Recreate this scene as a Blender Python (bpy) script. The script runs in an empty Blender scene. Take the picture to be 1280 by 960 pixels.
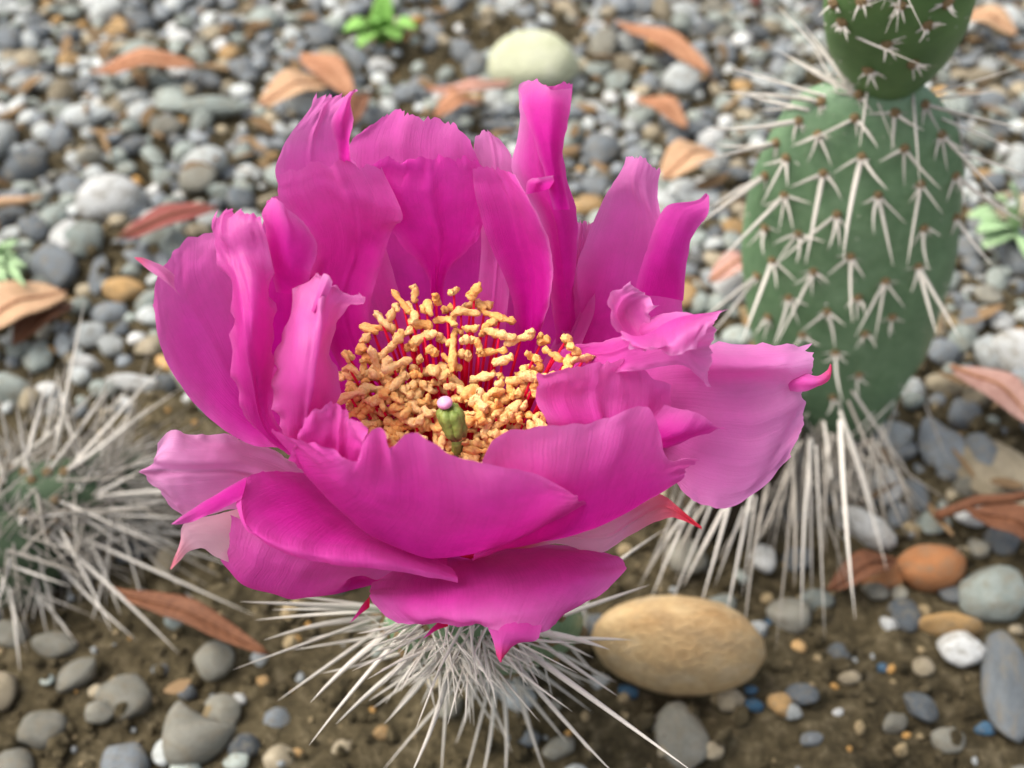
import bpy, bmesh, math, random
import numpy as np
from mathutils import Vector, Matrix, noise, Euler
from mathutils.bvhtree import BVHTree

random.seed(11); RNG = np.random.default_rng(11)
SC = bpy.context.scene
COL = SC.collection

# ------------------------------------------------------------------ camera, world, sun, exposure
CAM_H, PITCH, HFOV = 0.24, math.radians(45), math.radians(45)
cd = bpy.data.cameras.new('camera'); cam = bpy.data.objects.new('camera', cd); COL.objects.link(cam)
cam.location = (0, 0, CAM_H); cam.rotation_euler = (math.radians(90) - PITCH, 0, 0)
cd.sensor_width = 36; cd.lens = 18 / math.tan(HFOV / 2); cd.clip_start = 0.005; cd.clip_end = 500
cd.dof.use_dof = True; cd.dof.focus_distance = 0.166; cd.dof.aperture_fstop = 21; cd.dof.aperture_blades = 0
SC.camera = cam
w = bpy.data.worlds.new('World'); SC.world = w; w.use_nodes = True
wn = w.node_tree.nodes; wl = w.node_tree.links
SUN_EL, SUN_AZ = math.radians(58), math.radians(-85)      # high, to the left of the flower, behind thin cloud
sky = wn.new('ShaderNodeTexSky'); sky.sky_type = 'NISHITA'; sky.sun_disc = False
sky.sun_elevation = SUN_EL; sky.sun_rotation = SUN_AZ; sky.air_density = 1.0; sky.dust_density = 5.0; sky.ozone_density = 1.0
hz = wn.new('ShaderNodeHueSaturation'); hz.inputs['Saturation'].default_value = 0.45      # thin high cloud: a whiter sky
wl.new(sky.outputs[0], hz.inputs['Color']); wl.new(hz.outputs[0], wn['Background'].inputs[0]); wn['Background'].inputs[1].default_value = 0.15
sd = bpy.data.lights.new('sun', 'SUN'); sun = bpy.data.objects.new('sun', sd); COL.objects.link(sun)
sd.energy = 1.5; sd.angle = math.radians(45); sd.color = (1, 0.96, 0.9)
sdir = Vector((math.sin(SUN_AZ) * math.cos(SUN_EL), math.cos(SUN_AZ) * math.cos(SUN_EL), math.sin(SUN_EL)))
sun.rotation_euler = sdir.to_track_quat('Z', 'Y').to_euler(); sun.location = (0, 0, 2)
SC.view_settings.view_transform = 'Standard'; SC.view_settings.look = 'None'
SC.view_settings.gamma = 1; SC.view_settings.use_curve_mapping = False; SC.view_settings.exposure = 1.0
SC.cycles.use_denoising = True; SC.cycles.max_bounces = 10; SC.cycles.transmission_bounces = 8

# ------------------------------------------------------------------ pixel -> world (photo pixels, 1280 x 960)
FPX = 640 / math.tan(HFOV / 2)
cP, sP = math.cos(PITCH), math.sin(PITCH)
def ray(px, py):
    x, y = (px - 640) / FPX, (480 - py) / FPX
    return Vector((x, cP + y * sP, -sP + y * cP))          # camera at the origin, looking along +Y and down
def P(px, py, z=0.0):                                       # the point of that direction at height z (metres)
    r = ray(px, py); t = (z - CAM_H) / r.z
    return Vector((r.x * t, r.y * t, z))
FZ = 0.104                                                  # height of the flower's floor above the soil
FB = P(570, 640, FZ)                                        # centre of the flower's floor
def F(px, py, h): return P(px, py, FZ + h * 0.001)

# ------------------------------------------------------------------ helpers
def empty(name, loc, label=None, cat=None, group=None, parent=None):
    o = bpy.data.objects.new(name, None); COL.objects.link(o)
    o.empty_display_size = 0.01
    if parent is not None: o.parent = parent; o.location = Vector(loc) - origin(parent)
    else: o.location = loc
    tag(o, label, cat, group); return o
def origin(o):
    v = Vector((0, 0, 0))
    while o is not None: v = v + o.location; o = o.parent
    return v
def tag(o, label=None, cat=None, group=None, kind=None):
    if label: o['label'] = label
    if cat: o['category'] = cat
    if group: o['group'] = group
    if kind: o['kind'] = kind
    return o
def link(name, me, mat, parent=None, mtx=None, shared=False):
    o = bpy.data.objects.new(name, me); COL.objects.link(o)
    if mat is not None:
        mats = mat if isinstance(mat, (list, tuple)) else [mat]
        if shared:
            if not me.materials: me.materials.append(mats[0])
            o.material_slots[0].link = 'OBJECT'; o.material_slots[0].material = mats[0]
        else:
            for m in mats: me.materials.append(m)
    if parent is not None:
        o.parent = parent
        off = Matrix.Translation(-origin(parent))
        o.matrix_basis = off @ (mtx if mtx is not None else Matrix.Identity(4))
    elif mtx is not None: o.matrix_basis = mtx
    return o
def mesh(name, V, Fc, smooth=True):
    me = bpy.data.meshes.new(name); me.from_pydata([tuple(v) for v in V], [], [tuple(f) for f in Fc])
    if smooth: me.polygons.foreach_set('use_smooth', [True] * len(me.polygons))
    me.update(); return me
def herm(tk, Pk, t):                                        # smooth curve through Pk (K, ..., 3) at tk, sampled at t
    tk = np.asarray(tk, float); Pk = np.asarray(Pk, float); K = len(tk)
    m = np.zeros_like(Pk)
    for k in range(K):
        a, b = max(k - 1, 0), min(k + 1, K - 1)
        m[k] = (Pk[b] - Pk[a]) / max(tk[b] - tk[a], 1e-9)
    i = np.clip(np.searchsorted(tk, t, side='right') - 1, 0, K - 2)
    d = tk[i + 1] - tk[i]; s = (t - tk[i]) / d
    sh = (-1,) + (1,) * (Pk.ndim - 1); s = s.reshape(sh); d = d.reshape(sh)
    return ((2*s**3 - 3*s**2 + 1) * Pk[i] + (s**3 - 2*s**2 + s) * d * m[i] + (-2*s**3 + 3*s**2) * Pk[i+1] + (s**3 - s**2) * d * m[i+1])
def resample(pts, n):
    p = np.asarray(pts, float)
    if len(p) == 1: return np.repeat(p, n, 0)
    d = np.r_[0, np.cumsum(np.linalg.norm(np.diff(p, axis=0), axis=1))]; d /= max(d[-1], 1e-9)
    for k in range(1, len(d)): d[k] = max(d[k], d[k-1] + 1e-6)
    return herm(d, p, np.linspace(0, d[-1], n))
def tube(path, rad, nseg=8, cap=True):
    path = [Vector(p) for p in path]; V, Fc = [], []
    t0 = (path[1] - path[0]).normalized()
    up = Vector((0, 0, 1)) if abs(t0.z) < .9 else Vector((1, 0, 0))
    a = t0.cross(up).normalized()
    for i, p in enumerate(path):
        t = (path[min(i+1, len(path)-1)] - path[max(i-1, 0)]).normalized()
        a = (a - t * a.dot(t)).normalized(); b = t.cross(a)
        for k in range(nseg):
            an = 2 * math.pi * k / nseg
            V.append(p + (a * math.cos(an) + b * math.sin(an)) * rad[i])
    n = len(path)
    for i in range(n - 1):
        for k in range(nseg):
            k2 = (k + 1) % nseg
            Fc.append((i*nseg + k, i*nseg + k2, (i+1)*nseg + k2, (i+1)*nseg + k))
    if cap:
        Fc.append(tuple(range(nseg))[::-1]); Fc.append(tuple((n-1)*nseg + k for k in range(nseg)))
    return V, Fc

# ------------------------------------------------------------------ materials
def newmat(name):
    m = bpy.data.materials.new(name); m.use_nodes = True
    nt = m.node_tree; b = nt.nodes['Principled BSDF']; return m, nt, b
def nd(nt, t, **kw):
    n = nt.nodes.new(t)
    for k, v in kw.items(): setattr(n, k, v)
    return n
def ramp(nt, src, stops):
    r = nd(nt, 'ShaderNodeValToRGB'); e = r.color_ramp.elements
    while len(e) > 1: e.remove(e[-1])
    e[0].position, e[0].color = stops[0][0], (*stops[0][1], 1)
    for p, c in stops[1:]:
        x = e.new(p); x.color = (*c, 1)
    nt.links.new(src, r.inputs[0]); return r
def noise_n(nt, scale, detail=4, rough=.55, coord='Object', vec=None):
    n = nd(nt, 'ShaderNodeTexNoise'); n.inputs['Scale'].default_value = scale
    n.inputs['Detail'].default_value = detail; n.inputs['Roughness'].default_value = rough
    if vec is None:
        tc = nd(nt, 'ShaderNodeTexCoord'); vec = tc.outputs[coord]
    nt.links.new(vec, n.inputs['Vector']); return n
def bump(nt, b, src, strength, dist, normal_in=None):
    bp = nd(nt, 'ShaderNodeBump'); bp.inputs['Strength'].default_value = strength; bp.inputs['Distance'].default_value = dist
    nt.links.new(src, bp.inputs['Height']); nt.links.new(bp.outputs[0], b.inputs['Normal']); return bp
def mix(nt, fac, a, b2, mode='MIX'):
    m = nd(nt, 'ShaderNodeMix', data_type='RGBA', blend_type=mode)
    for sock, v in ((m.inputs[0], fac), (m.inputs[6], a), (m.inputs[7], b2)):
        if hasattr(v, 'links') or hasattr(v, 'is_linked'): nt.links.new(v, sock)
        elif isinstance(v, (int, float)): sock.default_value = v
        else: sock.default_value = (*v, 1)
    return m.outputs[2]
def simple(name, col, rough=.6, nscale=None, col2=None, spec=.4, bstr=0, bdist=.0005, rand=0.0):
    m, nt, b = newmat(name); b.inputs['Roughness'].default_value = rough; b.inputs['Specular IOR Level'].default_value = spec
    c = None
    if nscale:
        n = noise_n(nt, nscale); r = ramp(nt, n.outputs[0], [(.3, col), (.7, col2 or col)]); c = r.outputs[0]
        if bstr: bump(nt, b, n.outputs[0], bstr, bdist)
    if rand:
        oi = nd(nt, 'ShaderNodeObjectInfo'); h = nd(nt, 'ShaderNodeHueSaturation')
        mr = nd(nt, 'ShaderNodeMapRange'); mr.inputs[3].default_value = 1 - rand; mr.inputs[4].default_value = 1 + rand
        nt.links.new(oi.outputs['Random'], mr.inputs[0]); nt.links.new(mr.outputs[0], h.inputs['Value'])
        if c is not None: nt.links.new(c, h.inputs['Color'])
        else: h.inputs['Color'].default_value = (*col, 1)
        c = h.outputs[0]
    if c is not None: nt.links.new(c, b.inputs['Base Color'])
    else: b.inputs['Base Color'].default_value = (*col, 1)
    return m

def petal_material(name='petal_tissue', rough=.5, spec=.10):
    m, nt, b = newmat(name)
    at = nd(nt, 'ShaderNodeAttribute', attribute_name='pale'); sep = nd(nt, 'ShaderNodeSeparateColor')
    nt.links.new(at.outputs['Color'], sep.inputs[0])                       # R paleness, G base redness, B along the petal
    uv = nd(nt, 'ShaderNodeUVMap', uv_map='petal')
    mp = nd(nt, 'ShaderNodeMapping'); mp.inputs['Scale'].default_value = (70, 3.0, 1); nt.links.new(uv.outputs[0], mp.inputs[0])
    vein = noise_n(nt, 1.0, 5, .6, vec=mp.outputs[0])
    blot = noise_n(nt, 210, 6, .72)
    vr = ramp(nt, vein.outputs[0], [(.25, (.62, .001, .31)), (.75, (.70, .002, .38))])
    c = mix(nt, .6, vr.outputs[0], ramp(nt, blot.outputs[0], [(.32, (.54, .001, .27)), (.68, (.79, .004, .45))]).outputs[0])
    ad = nd(nt, 'ShaderNodeMath', operation='MULTIPLY_ADD'); nt.links.new(vein.outputs[0], ad.inputs[0]); ad.inputs[1].default_value = .25; ad.inputs[2].default_value = .875
    ml = nd(nt, 'ShaderNodeMath', operation='MULTIPLY', use_clamp=True); nt.links.new(ad.outputs[0], ml.inputs[0]); nt.links.new(sep.outputs[0], ml.inputs[1])
    c = mix(nt, ml.outputs[0], c, (.82, .36, .68))
    c = mix(nt, sep.outputs[2], c, (.80, .60, .55))
    c = mix(nt, sep.outputs[1], c, (.70, .004, .03))
    hs = nd(nt, 'ShaderNodeHueSaturation'); nt.links.new(c, hs.inputs['Color'])
    nt.links.new(c, b.inputs['Base Color'])
    b.inputs['Roughness'].default_value = rough; b.inputs['Specular IOR Level'].default_value = spec
    b.inputs['Sheen Weight'].default_value = .04; b.inputs['Sheen Roughness'].default_value = .4; b.inputs['Sheen Tint'].default_value = (1, .75, 1, 1)
    fine = noise_n(nt, 2600, 3, .6)
    hsum = nd(nt, 'ShaderNodeMath', operation='MULTIPLY_ADD'); nt.links.new(fine.outputs[0], hsum.inputs[0]); hsum.inputs[1].default_value = .25; nt.links.new(vein.outputs[0], hsum.inputs[2])
    bp = bump(nt, b, hsum.outputs[0], .35, .0004)
    tr = nd(nt, 'ShaderNodeBsdfTranslucent'); nt.links.new(c, tr.inputs[0]); nt.links.new(bp.outputs[0], tr.inputs['Normal'])
    ms = nd(nt, 'ShaderNodeMixShader'); ms.inputs[0].default_value = .55
    nt.links.new(b.outputs[0], ms.inputs[1]); nt.links.new(tr.outputs[0], ms.inputs[2])
    nt.links.new(ms.outputs[0], nt.nodes['Material Output'].inputs[0]); return m
M_PETAL = petal_material()
M_SATIN = petal_material('petal_satin', .34, .42)          # crumpled petals with a satin shine
def filament_mat():
    m, nt, b = newmat('filament'); b.inputs['Base Color'].default_value = (.85, .012, .08, 1); b.inputs['Roughness'].default_value = .45; b.inputs['Specular IOR Level'].default_value = .2
    tr = nd(nt, 'ShaderNodeBsdfTranslucent'); tr.inputs[0].default_value = (.9, .012, .07, 1); ms = nd(nt, 'ShaderNodeMixShader'); ms.inputs[0].default_value = .5
    nt.links.new(b.outputs[0], ms.inputs[1]); nt.links.new(tr.outputs[0], ms.inputs[2]); nt.links.new(ms.outputs[0], nt.nodes['Material Output'].inputs[0]); return m
M_FIL = filament_mat()
def anther_mat():
    m, nt, b = newmat('pollen'); n = noise_n(nt, 2600, 4, .65); n2 = noise_n(nt, 350, 3)
    oi = nd(nt, 'ShaderNodeObjectInfo'); ad = nd(nt, 'ShaderNodeMath', operation='MULTIPLY_ADD'); ad.inputs[1].default_value = .45
    nt.links.new(oi.outputs['Random'], ad.inputs[0]); ad2 = nd(nt, 'ShaderNodeMath', operation='MULTIPLY'); ad2.inputs[1].default_value = .6; nt.links.new(n2.outputs[0], ad2.inputs[0]); nt.links.new(ad2.outputs[0], ad.inputs[2])
    r = ramp(nt, ad.outputs[0], [(.2, (.86, .41, .10)), (.5, (.90, .53, .18)), (.8, (.92, .63, .29))])
    gr_ = ramp(nt, n.outputs[0], [(.36, (.85, .5, .22)), (.56, (1, 1, 1))]); nt.links.new(mix(nt, .5, r.outputs[0], gr_.outputs[0], 'MULTIPLY'), b.inputs['Base Color'])
    b.inputs['Roughness'].default_value = .8; bump(nt, b, n.outputs[0], .9, .0004)
    b.inputs['Subsurface Weight'].default_value = .15; b.inputs['Subsurface Radius'].default_value = (.001, .0006, .0003); return m
M_ANTHER = anther_mat()
M_STIGMA = simple('stigma_green', (.13, .19, .03), .5, 900, (.24, .30, .06), bstr=.5)
M_NUB = simple('stigma_pink', (.70, .30, .48), .45, 700, (.80, .46, .60))
def pad_mat():
    m, nt, b = newmat('cactus_skin'); n = noise_n(nt, 70, 6, .68); n2 = noise_n(nt, 500, 4, .6)
    r = ramp(nt, n.outputs[0], [(.28, (.075, .14, .07)), (.5, (.12, .21, .10)), (.75, (.19, .29, .165))])
    c = mix(nt, .3, r.outputs[0], ramp(nt, n2.outputs[0], [(.35, (.08, .16, .08)), (.7, (.19, .30, .17))]).outputs[0])
    nt.links.new(c, b.inputs['Base Color']); b.inputs['Roughness'].default_value = .5; bump(nt, b, n2.outputs[0], .35, .0006); return m
M_PAD = pad_mat()
M_SPINE = simple('spine', (.44, .395, .33), .55, 120, (.70, .66, .585), spec=.35, bstr=.3, rand=.22)
M_SPINE_DRY = simple('dry_spine', (.22, .19, .15), .65, 120, (.42, .385, .33), spec=.3, bstr=.3, rand=.3)
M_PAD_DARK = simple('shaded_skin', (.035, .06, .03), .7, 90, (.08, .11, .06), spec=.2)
M_DEAD = simple('dead_joint', (.035, .027, .018), .9, 160, (.09, .07, .045), spec=.1, bstr=.8, bdist=.002)
M_AREOLE = simple('areole_wool', (.22, .13, .045), .9, 900, (.44, .31, .16), bstr=.8, bdist=.001)
M_SEPAL = None
def soil_mat():
    m, nt, b = newmat('soil'); n = noise_n(nt, 28, 6, .65); n2 = noise_n(nt, 260, 6, .75); n3 = noise_n(nt, 130, 4, .6)
    r = ramp(nt, n.outputs[0], [(.3, (.038, .029, .014)), (.52, (.09, .07, .035)), (.72, (.19, .15, .08))])
    c = mix(nt, .55, r.outputs[0], ramp(nt, n2.outputs[0], [(.38, (.02, .016, .009)), (.52, (.09, .07, .037)), (.66, (.26, .21, .13))]).outputs[0])
    nt.links.new(c, b.inputs['Base Color']); b.inputs['Roughness'].default_value = .95; b.inputs['Specular IOR Level'].default_value = .15
    s = nd(nt, 'ShaderNodeMath', operation='ADD'); nt.links.new(n2.outputs[0], s.inputs[0]); nt.links.new(n3.outputs[0], s.inputs[1])
    bump(nt, b, s.outputs[0], 1.0, .003); return m
M_SOIL = soil_mat()
def stone_mat(name, c1, c2, c3=None, rand=.3, dust=.7):
    m, nt, b = newmat('stone_' + name)
    oi = nd(nt, 'ShaderNodeObjectInfo'); tc = nd(nt, 'ShaderNodeTexCoord')
    va = nd(nt, 'ShaderNodeVectorMath', operation='MULTIPLY_ADD'); nt.links.new(tc.outputs['Object'], va.inputs[0]); va.inputs[1].default_value = (1, 1, 1)
    cx = nd(nt, 'ShaderNodeCombineXYZ'); mu = nd(nt, 'ShaderNodeMath', operation='MULTIPLY'); mu.inputs[1].default_value = 37
    nt.links.new(oi.outputs['Random'], mu.inputs[0])
    for k in range(3): nt.links.new(mu.outputs[0], cx.inputs[k])
    nt.links.new(cx.outputs[0], va.inputs[2])
    n = noise_n(nt, 1.1, 5, .62, vec=va.outputs[0]); n2 = noise_n(nt, 9, 5, .7, vec=va.outputs[0])
    r = ramp(nt, n.outputs[0], [(.3, c1), (.55, c2), (.75, c3 or c2)])
    c = mix(nt, .28, r.outputs[0], ramp(nt, n2.outputs[0], [(.36, tuple(x * .45 for x in c1)), (.6, c2), (.72, tuple(min(.85, x * 1.5) for x in c2))]).outputs[0])
    h = nd(nt, 'ShaderNodeHueSaturation'); mr = nd(nt, 'ShaderNodeMapRange'); mr.inputs[3].default_value = 1 - rand; mr.inputs[4].default_value = 1 + rand
    nt.links.new(oi.outputs['Random'], mr.inputs[0]); nt.links.new(mr.outputs[0], h.inputs['Value']); nt.links.new(c, h.inputs['Color'])
    n3 = noise_n(nt, 2.3, 4, .7, vec=va.outputs[0]); du = ramp(nt, n3.outputs[0], [(.48, (0, 0, 0)), (.68, (dust, dust, dust))])
    nt.links.new(mix(nt, du.outputs[0], h.outputs[0], (.20, .165, .11)), b.inputs['Base Color']); b.inputs['Roughness'].default_value = .82; b.inputs['Specular IOR Level'].default_value = .3
    bump(nt, b, n2.outputs[0], .45, .08); return m
STONE = {
 'blue-grey':  stone_mat('blue_grey', (.135, .15, .16), (.20, .22, .23), (.27, .29, .295)),
 'dark slate': stone_mat('slate', (.07, .08, .088), (.11, .125, .135), (.16, .175, .18)),
 'grey-green': stone_mat('grey_green', (.20, .235, .21), (.29, .32, .285), (.36, .385, .34)),
 'pale grey':  stone_mat('pale', (.34, .36, .34), (.45, .47, .45), (.55, .56, .53)),
 'white':      stone_mat('white', (.46, .47, .45), (.58, .58, .55), (.68, .68, .65), .12),
 'tan':        stone_mat('tan', (.23, .19, .12), (.33, .275, .185), (.44, .38, .28)),
 'grey-brown': stone_mat('grey_brown', (.15, .145, .115), (.22, .21, .17), (.30, .285, .235)),
 'ochre':      stone_mat('ochre', (.34, .20, .075), (.44, .27, .11), (.5, .36, .2)),
 'big tan':    stone_mat('big_tan', (.42, .23, .085), (.60, .42, .21), (.74, .62, .43), .05, dust=.35),
 'orange':     stone_mat('orange', (.34, .13, .045), (.42, .18, .07), (.46, .25, .13), .08),
 'blue':       stone_mat('blue', (.02, .07, .13), (.035, .11, .19), (.07, .16, .25), .2),
 'lichen':     stone_mat('lichen', (.52, .54, .33), (.62, .63, .44), (.72, .72, .62), .05, dust=.05),
}
# ------------------------------------------------------------------ ground
def gz(x, y):
    v = Vector((x, y, 0))
    return 0.004 * noise.noise(v * 9) + 0.0026 * noise.noise(v * 38 + Vector((3, 1, 0))) + 0.0026 * noise.noise(v * 110) + .0016 * noise.noise(v * 240)
def axis(lo, hi, step, far):
    a = list(np.arange(lo, hi + 1e-9, step)); s = step
    out = a[:]
    x = hi
    while x < far: s *= 1.6; x += s; out.append(x)
    x = lo; s = step
    while x > -far: s *= 1.6; x -= s; out.insert(0, x)
    return out
xs, ys = axis(-.34, .34, .0021, 60), axis(.04, .66, .0021, 60)
V = [(x, y, gz(x, y) if abs(x) < 1 and abs(y) < 1.5 else 0) for y in ys for x in xs]; nx = len(xs)
Fc = [(j*nx+i, j*nx+i+1, (j+1)*nx+i+1, (j+1)*nx+i) for j in range(len(ys)-1) for i in range(nx-1)]
g = link('ground', mesh('ground', V, Fc), M_SOIL); tag(g, 'brown gritty garden soil under the gravel and cactus plants', kind='structure')

def G(px, py):                                             # point of that direction on the soil
    p = P(px, py, 0)
    return Vector((p.x, p.y, gz(p.x, p.y)))
def to_px(v):
    d = Vector(v) - Vector((0, 0, CAM_H))
    dep = d.y * cP - d.z * sP; up = d.y * sP + d.z * cP
    return 640 + d.x / dep * FPX, 480 - up / dep * FPX, dep

# ------------------------------------------------------------------ flower
def petal(rows, parent, pale=0.0, edge=0.35, jag=0.03, wr=0.35, base=(7, 6, 0), name='petal', NU=64, NV=44, red=0.26, seed=None, tip=True, vedge=None, redtip=0.0, satin=False, cream=0.0):
    """rows of (px, py, mm above the flower's floor), from the base outwards; each row runs across the petal"""
    if seed is None: petal.n = getattr(petal, 'n', 0) + 1; seed = petal.n * 7.31
    R = [np.array([F(*p) for p in r]) for r in rows]
    if base:
        br, bw, bh = base
        mid = R[0].mean(0); d = np.array([mid[0] - FB.x, mid[1] - FB.y]); d /= max(np.linalg.norm(d), 1e-9)
        q = np.array([-d[1], d[0]])
        if np.dot(R[0][-1][:2] - R[0][0][:2], q) < 0: q = -q
        b0 = []
        for t in (-1, 0, 1):
            xy = np.array([FB.x, FB.y]) + d * br * .001 + q * t * bw * .0005
            b0.append([xy[0], xy[1], FZ + bh * .001])
        R = [np.array(b0)] + R
    R = np.array([resample(r, NV) for r in R])                           # K, NV, 3
    ch = np.linalg.norm(np.diff(R, axis=0), axis=2).mean(1); tk = np.r_[0, np.cumsum(ch)]; L = tk[-1]; tk /= L
    vv = np.linspace(0, 1, NV); uu = np.linspace(0, 1, NU)
    # ragged margin: shorten the sheet a little, unevenly, at its tip and along its sides
    S = np.zeros((NU, NV, 3))
    fine = herm(tk, R, np.linspace(0, 1, 120))                           # 120, NV, 3
    for j, v in enumerate(vv):
        a = jag * (.6 * abs(noise.noise(Vector((v * 7, seed, 0)))) + .5 * abs(noise.noise(Vector((v * 19, seed, 3))))) if tip else 0
        u2 = uu * (1 - a); f = u2 * 119; i0 = np.clip(f.astype(int), 0, 118); fr = (f - i0)[:, None]
        S[:, j] = fine[i0, j] * (1 - fr) + fine[i0 + 1, j] * fr
    S2 = S.copy()
    for i, u in enumerate(uu):
        a0 = jag * (.7 * abs(noise.noise(Vector((u * 9, seed, 6)))) + .4 * abs(noise.noise(Vector((u * 25, seed, 8)))))
        a1 = jag * (.7 * abs(noise.noise(Vector((u * 9, seed, 16)))) + .4 * abs(noise.noise(Vector((u * 25, seed, 18)))))
        v2 = (a0 + vv * (1 - a0 - a1)) * (NV - 1); i0 = np.clip(v2.astype(int), 0, NV - 2); fr = (v2 - i0)[:, None]
        S2[i] = S[i, i0] * (1 - fr) + S[i, i0 + 1] * fr
    S = S2
    du = np.gradient(S, axis=0); dv = np.gradient(S, axis=1); N = np.cross(du, dv); N /= np.maximum(np.linalg.norm(N, axis=2, keepdims=True), 1e-12)
    cre = .9 if base else .3
    W = max(np.linalg.norm(S[:, -1] - S[:, 0], axis=1).mean(), 1e-4)
    col = np.zeros((NU, NV, 4)); col[..., 3] = 1
    for i, u in enumerate(uu):
        for j, v in enumerate(vv):
            x, y = v * W * 1000, u * L * 1000
            e = min(v, 1 - v, (1 - u) if tip else 1) * 2
            amp = wr * (.15 + .85 * u) * .001
            k = (noise.noise(Vector((x * .22 + seed, y * .06, 1))) * .9 + noise.noise(Vector((x * .55 + seed, y * .13, 5))) * .35
                 + (1 - min(1, e * 2.2)) ** 1.5 * (noise.noise(Vector((x * .38, y * .38, seed))) * 1.5 + noise.noise(Vector((x * .9, y * .9, seed + 4))) * .5)
                 + (abs(noise.noise(Vector((x * .33, y * .10 + x * .08, seed + 9)))) - .25) * .8 + noise.noise(Vector((x * 1.3, y * .35, seed + 2))) * .12)
            vc = .5 + .06 * math.sin(seed + u * 2)
            k -= (math.exp(-((v - vc) / .05) ** 2) * 1.1 - math.exp(-((v - vc) / .16) ** 2) * .5) * (.4 + .6 * u) * cre
            S[i, j] += N[i, j] * amp * k
            n1 = noise.noise(Vector((x * .12, y * .12, seed + 3))) * .5 + .5
            pe = max(0, 1 - e * 2.2) ** 1.6
            pt = max(0, (u - .55) / .45) ** 1.5 if tip else 0
            pv = vedge(u, v) if vedge else 0
            col[i, j, 0] = min(1, max(0, pale * (.45 + .55 * u) * (.7 + .6 * n1) + edge * pe * .45 + edge * pt * .45 * (.5 + n1) + pv))
            col[i, j, 1] = max(0, 1 - u / red) ** .8 * .95 if red > 0 else 0
            if redtip: col[i, j, 1] = max(col[i, j, 1], redtip * min(1, max(0, (u - .62) / .3)))
            col[i, j, 2] = cream * (.55 + .6 * n1)
    V = S.reshape(-1, 3) - np.array(FB)
    Fc = [(i*NV+j, i*NV+j+1, (i+1)*NV+j+1, (i+1)*NV+j) for i in range(NU-1) for j in range(NV-1)]
    me = mesh(name, V, Fc)
    ca = me.color_attributes.new('pale', 'FLOAT_COLOR', 'POINT'); ca.data.foreach_set('color', col.reshape(-1))
    uvl = me.uv_layers.new(name='petal'); U = np.array([[v, u] for u in uu for v in vv])
    li = np.empty(len(me.loops), int); me.loops.foreach_get('vertex_index', li); uvl.data.foreach_set('uv', U[li].reshape(-1))
    return link(name, me, M_SATIN if satin else M_PETAL, parent, Matrix.Translation(FB))

PAD_TOP = FB + Vector((.0015, 0, -.025))
PAD_FOOT = Vector((PAD_TOP.x + .004, FB.y + .052, -.004))
cactus = empty('prickly_pear_cactus', (PAD_FOOT.x, PAD_FOOT.y, 0), 'spiny prickly pear carrying the wide open magenta flower', 'cactus')
flower = empty('flower', FB, parent=cactus); flower['label'] = 'wide open magenta flower with ragged petals and orange stamens'

PET = []
def pt(rows, **k): PET.append(petal(rows, flower, **k))
# back, from the outside in
pt([[(600,330,26),(620,330,26),(640,330,26)],[(598,230,35),(620,230,35),(642,230,35)],[(592,190,38.5),(615,185,39),(639,196,38.5)],[(594,167,40.5),(607,160,41),(622,172,40.5)]], pale=.35)
pt([[(705,400,19),(722,400,19),(740,400,19)],[(708,330,26),(728,330,26),(742,330,26)],[(720,277,31),(730,274,31),(741,276,31)]], pale=.3)
pt([[(480,400,17),(530,400,17),(610,400,17)],[(455,320,25),(530,320,26),(620,320,25)],[(438,235,33),(520,230,35),(604,240,34)],[(434,182,38),(515,178,40),(599,198,39)],[(457,160,41),(498,134,43),(524,144,43),(560,147,43),(588,172,42)]], pale=.10, edge=.3, jag=.05)
pt([[(400,300,29),(440,300,29),(480,300,29)],[(345,228,37.5),(395,220,38.5),(450,215,38.5)],[(354,182,43),(395,175,44.5),(434,182,44.5)],[(380,143,48),(405,140,49),(424,150,49.5)],[(401,113,51),(418,114,52),(437,116,53)]], pale=.28, jag=.05, wr=.6)
pt([[(424,210,40),(432,210,40),(440,210,39.5)],[(421,186,45.6),(431,186,46.3),(438,186,45)],[(415,150,50.5),(428,150,51.5),(440,150,50)],[(430,121,53),(437,119,54),(443,119,53.5)],[(440,111,54),(444,110,54.5),(449,113,54)]], base=None, pale=.15, edge=.6, red=0, NU=26, NV=14)
pt([[(420,450,15),(445,450,15),(470,450,16)],[(386,370,25.5),(425,375,23.5),(464,386,22.5)],[(388,310,32),(440,310,30),(487,298,32)],[(350,255,38.5),(420,245,38.5),(505,265,37)],[(345,213,42.5),(400,198,43.5),(474,202,42.5)]], pale=.06, jag=.06, wr=.6)
pt([[(690,450,14),(705,445,14),(724,440,14)],[(684,350,25),(703,350,26.5),(720,350,25)],[(670,268,33.5),(700,275,37),(723,278,34.5)],[(642,212,39),(678,215,43),(707,215,40)],[(650,160,44),(676,165,47.5),(705,175,45)],[(648,112,48),(680,110,50.5),(716,115,48.5)],[(649,104,49),(669,96,50.5),(689,107,51),(707,98,50),(717,101,49.5)]],
   pale=.06, edge=.3, jag=.03, vedge=lambda u, v: .42 * max(0, 1 - v / .38) * min(1, max(0, (u - .4) * 5)))
pt([[(692,262,41),(702,262,41),(712,262,40)],[(672,192,47),(688,192,48.2),(702,198,46.5)],[(655,140,50),(688,136,52),(711,150,50)],[(647,110,51),(669,99,53),(690,110,53.2),(717,108,51)]], base=None, red=0, pale=.06, edge=.45, NU=26, NV=20)
pt([[(656,243,41.5),(672,240,43.5),(700,232,43)],[(660,228,43.5),(672,229,45.5),(699,224,44.5)],[(666,224,44.5),(674,222,46),(698,218,45)]], base=None, red=0, pale=.12, edge=.5, NU=16, NV=20)
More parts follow.
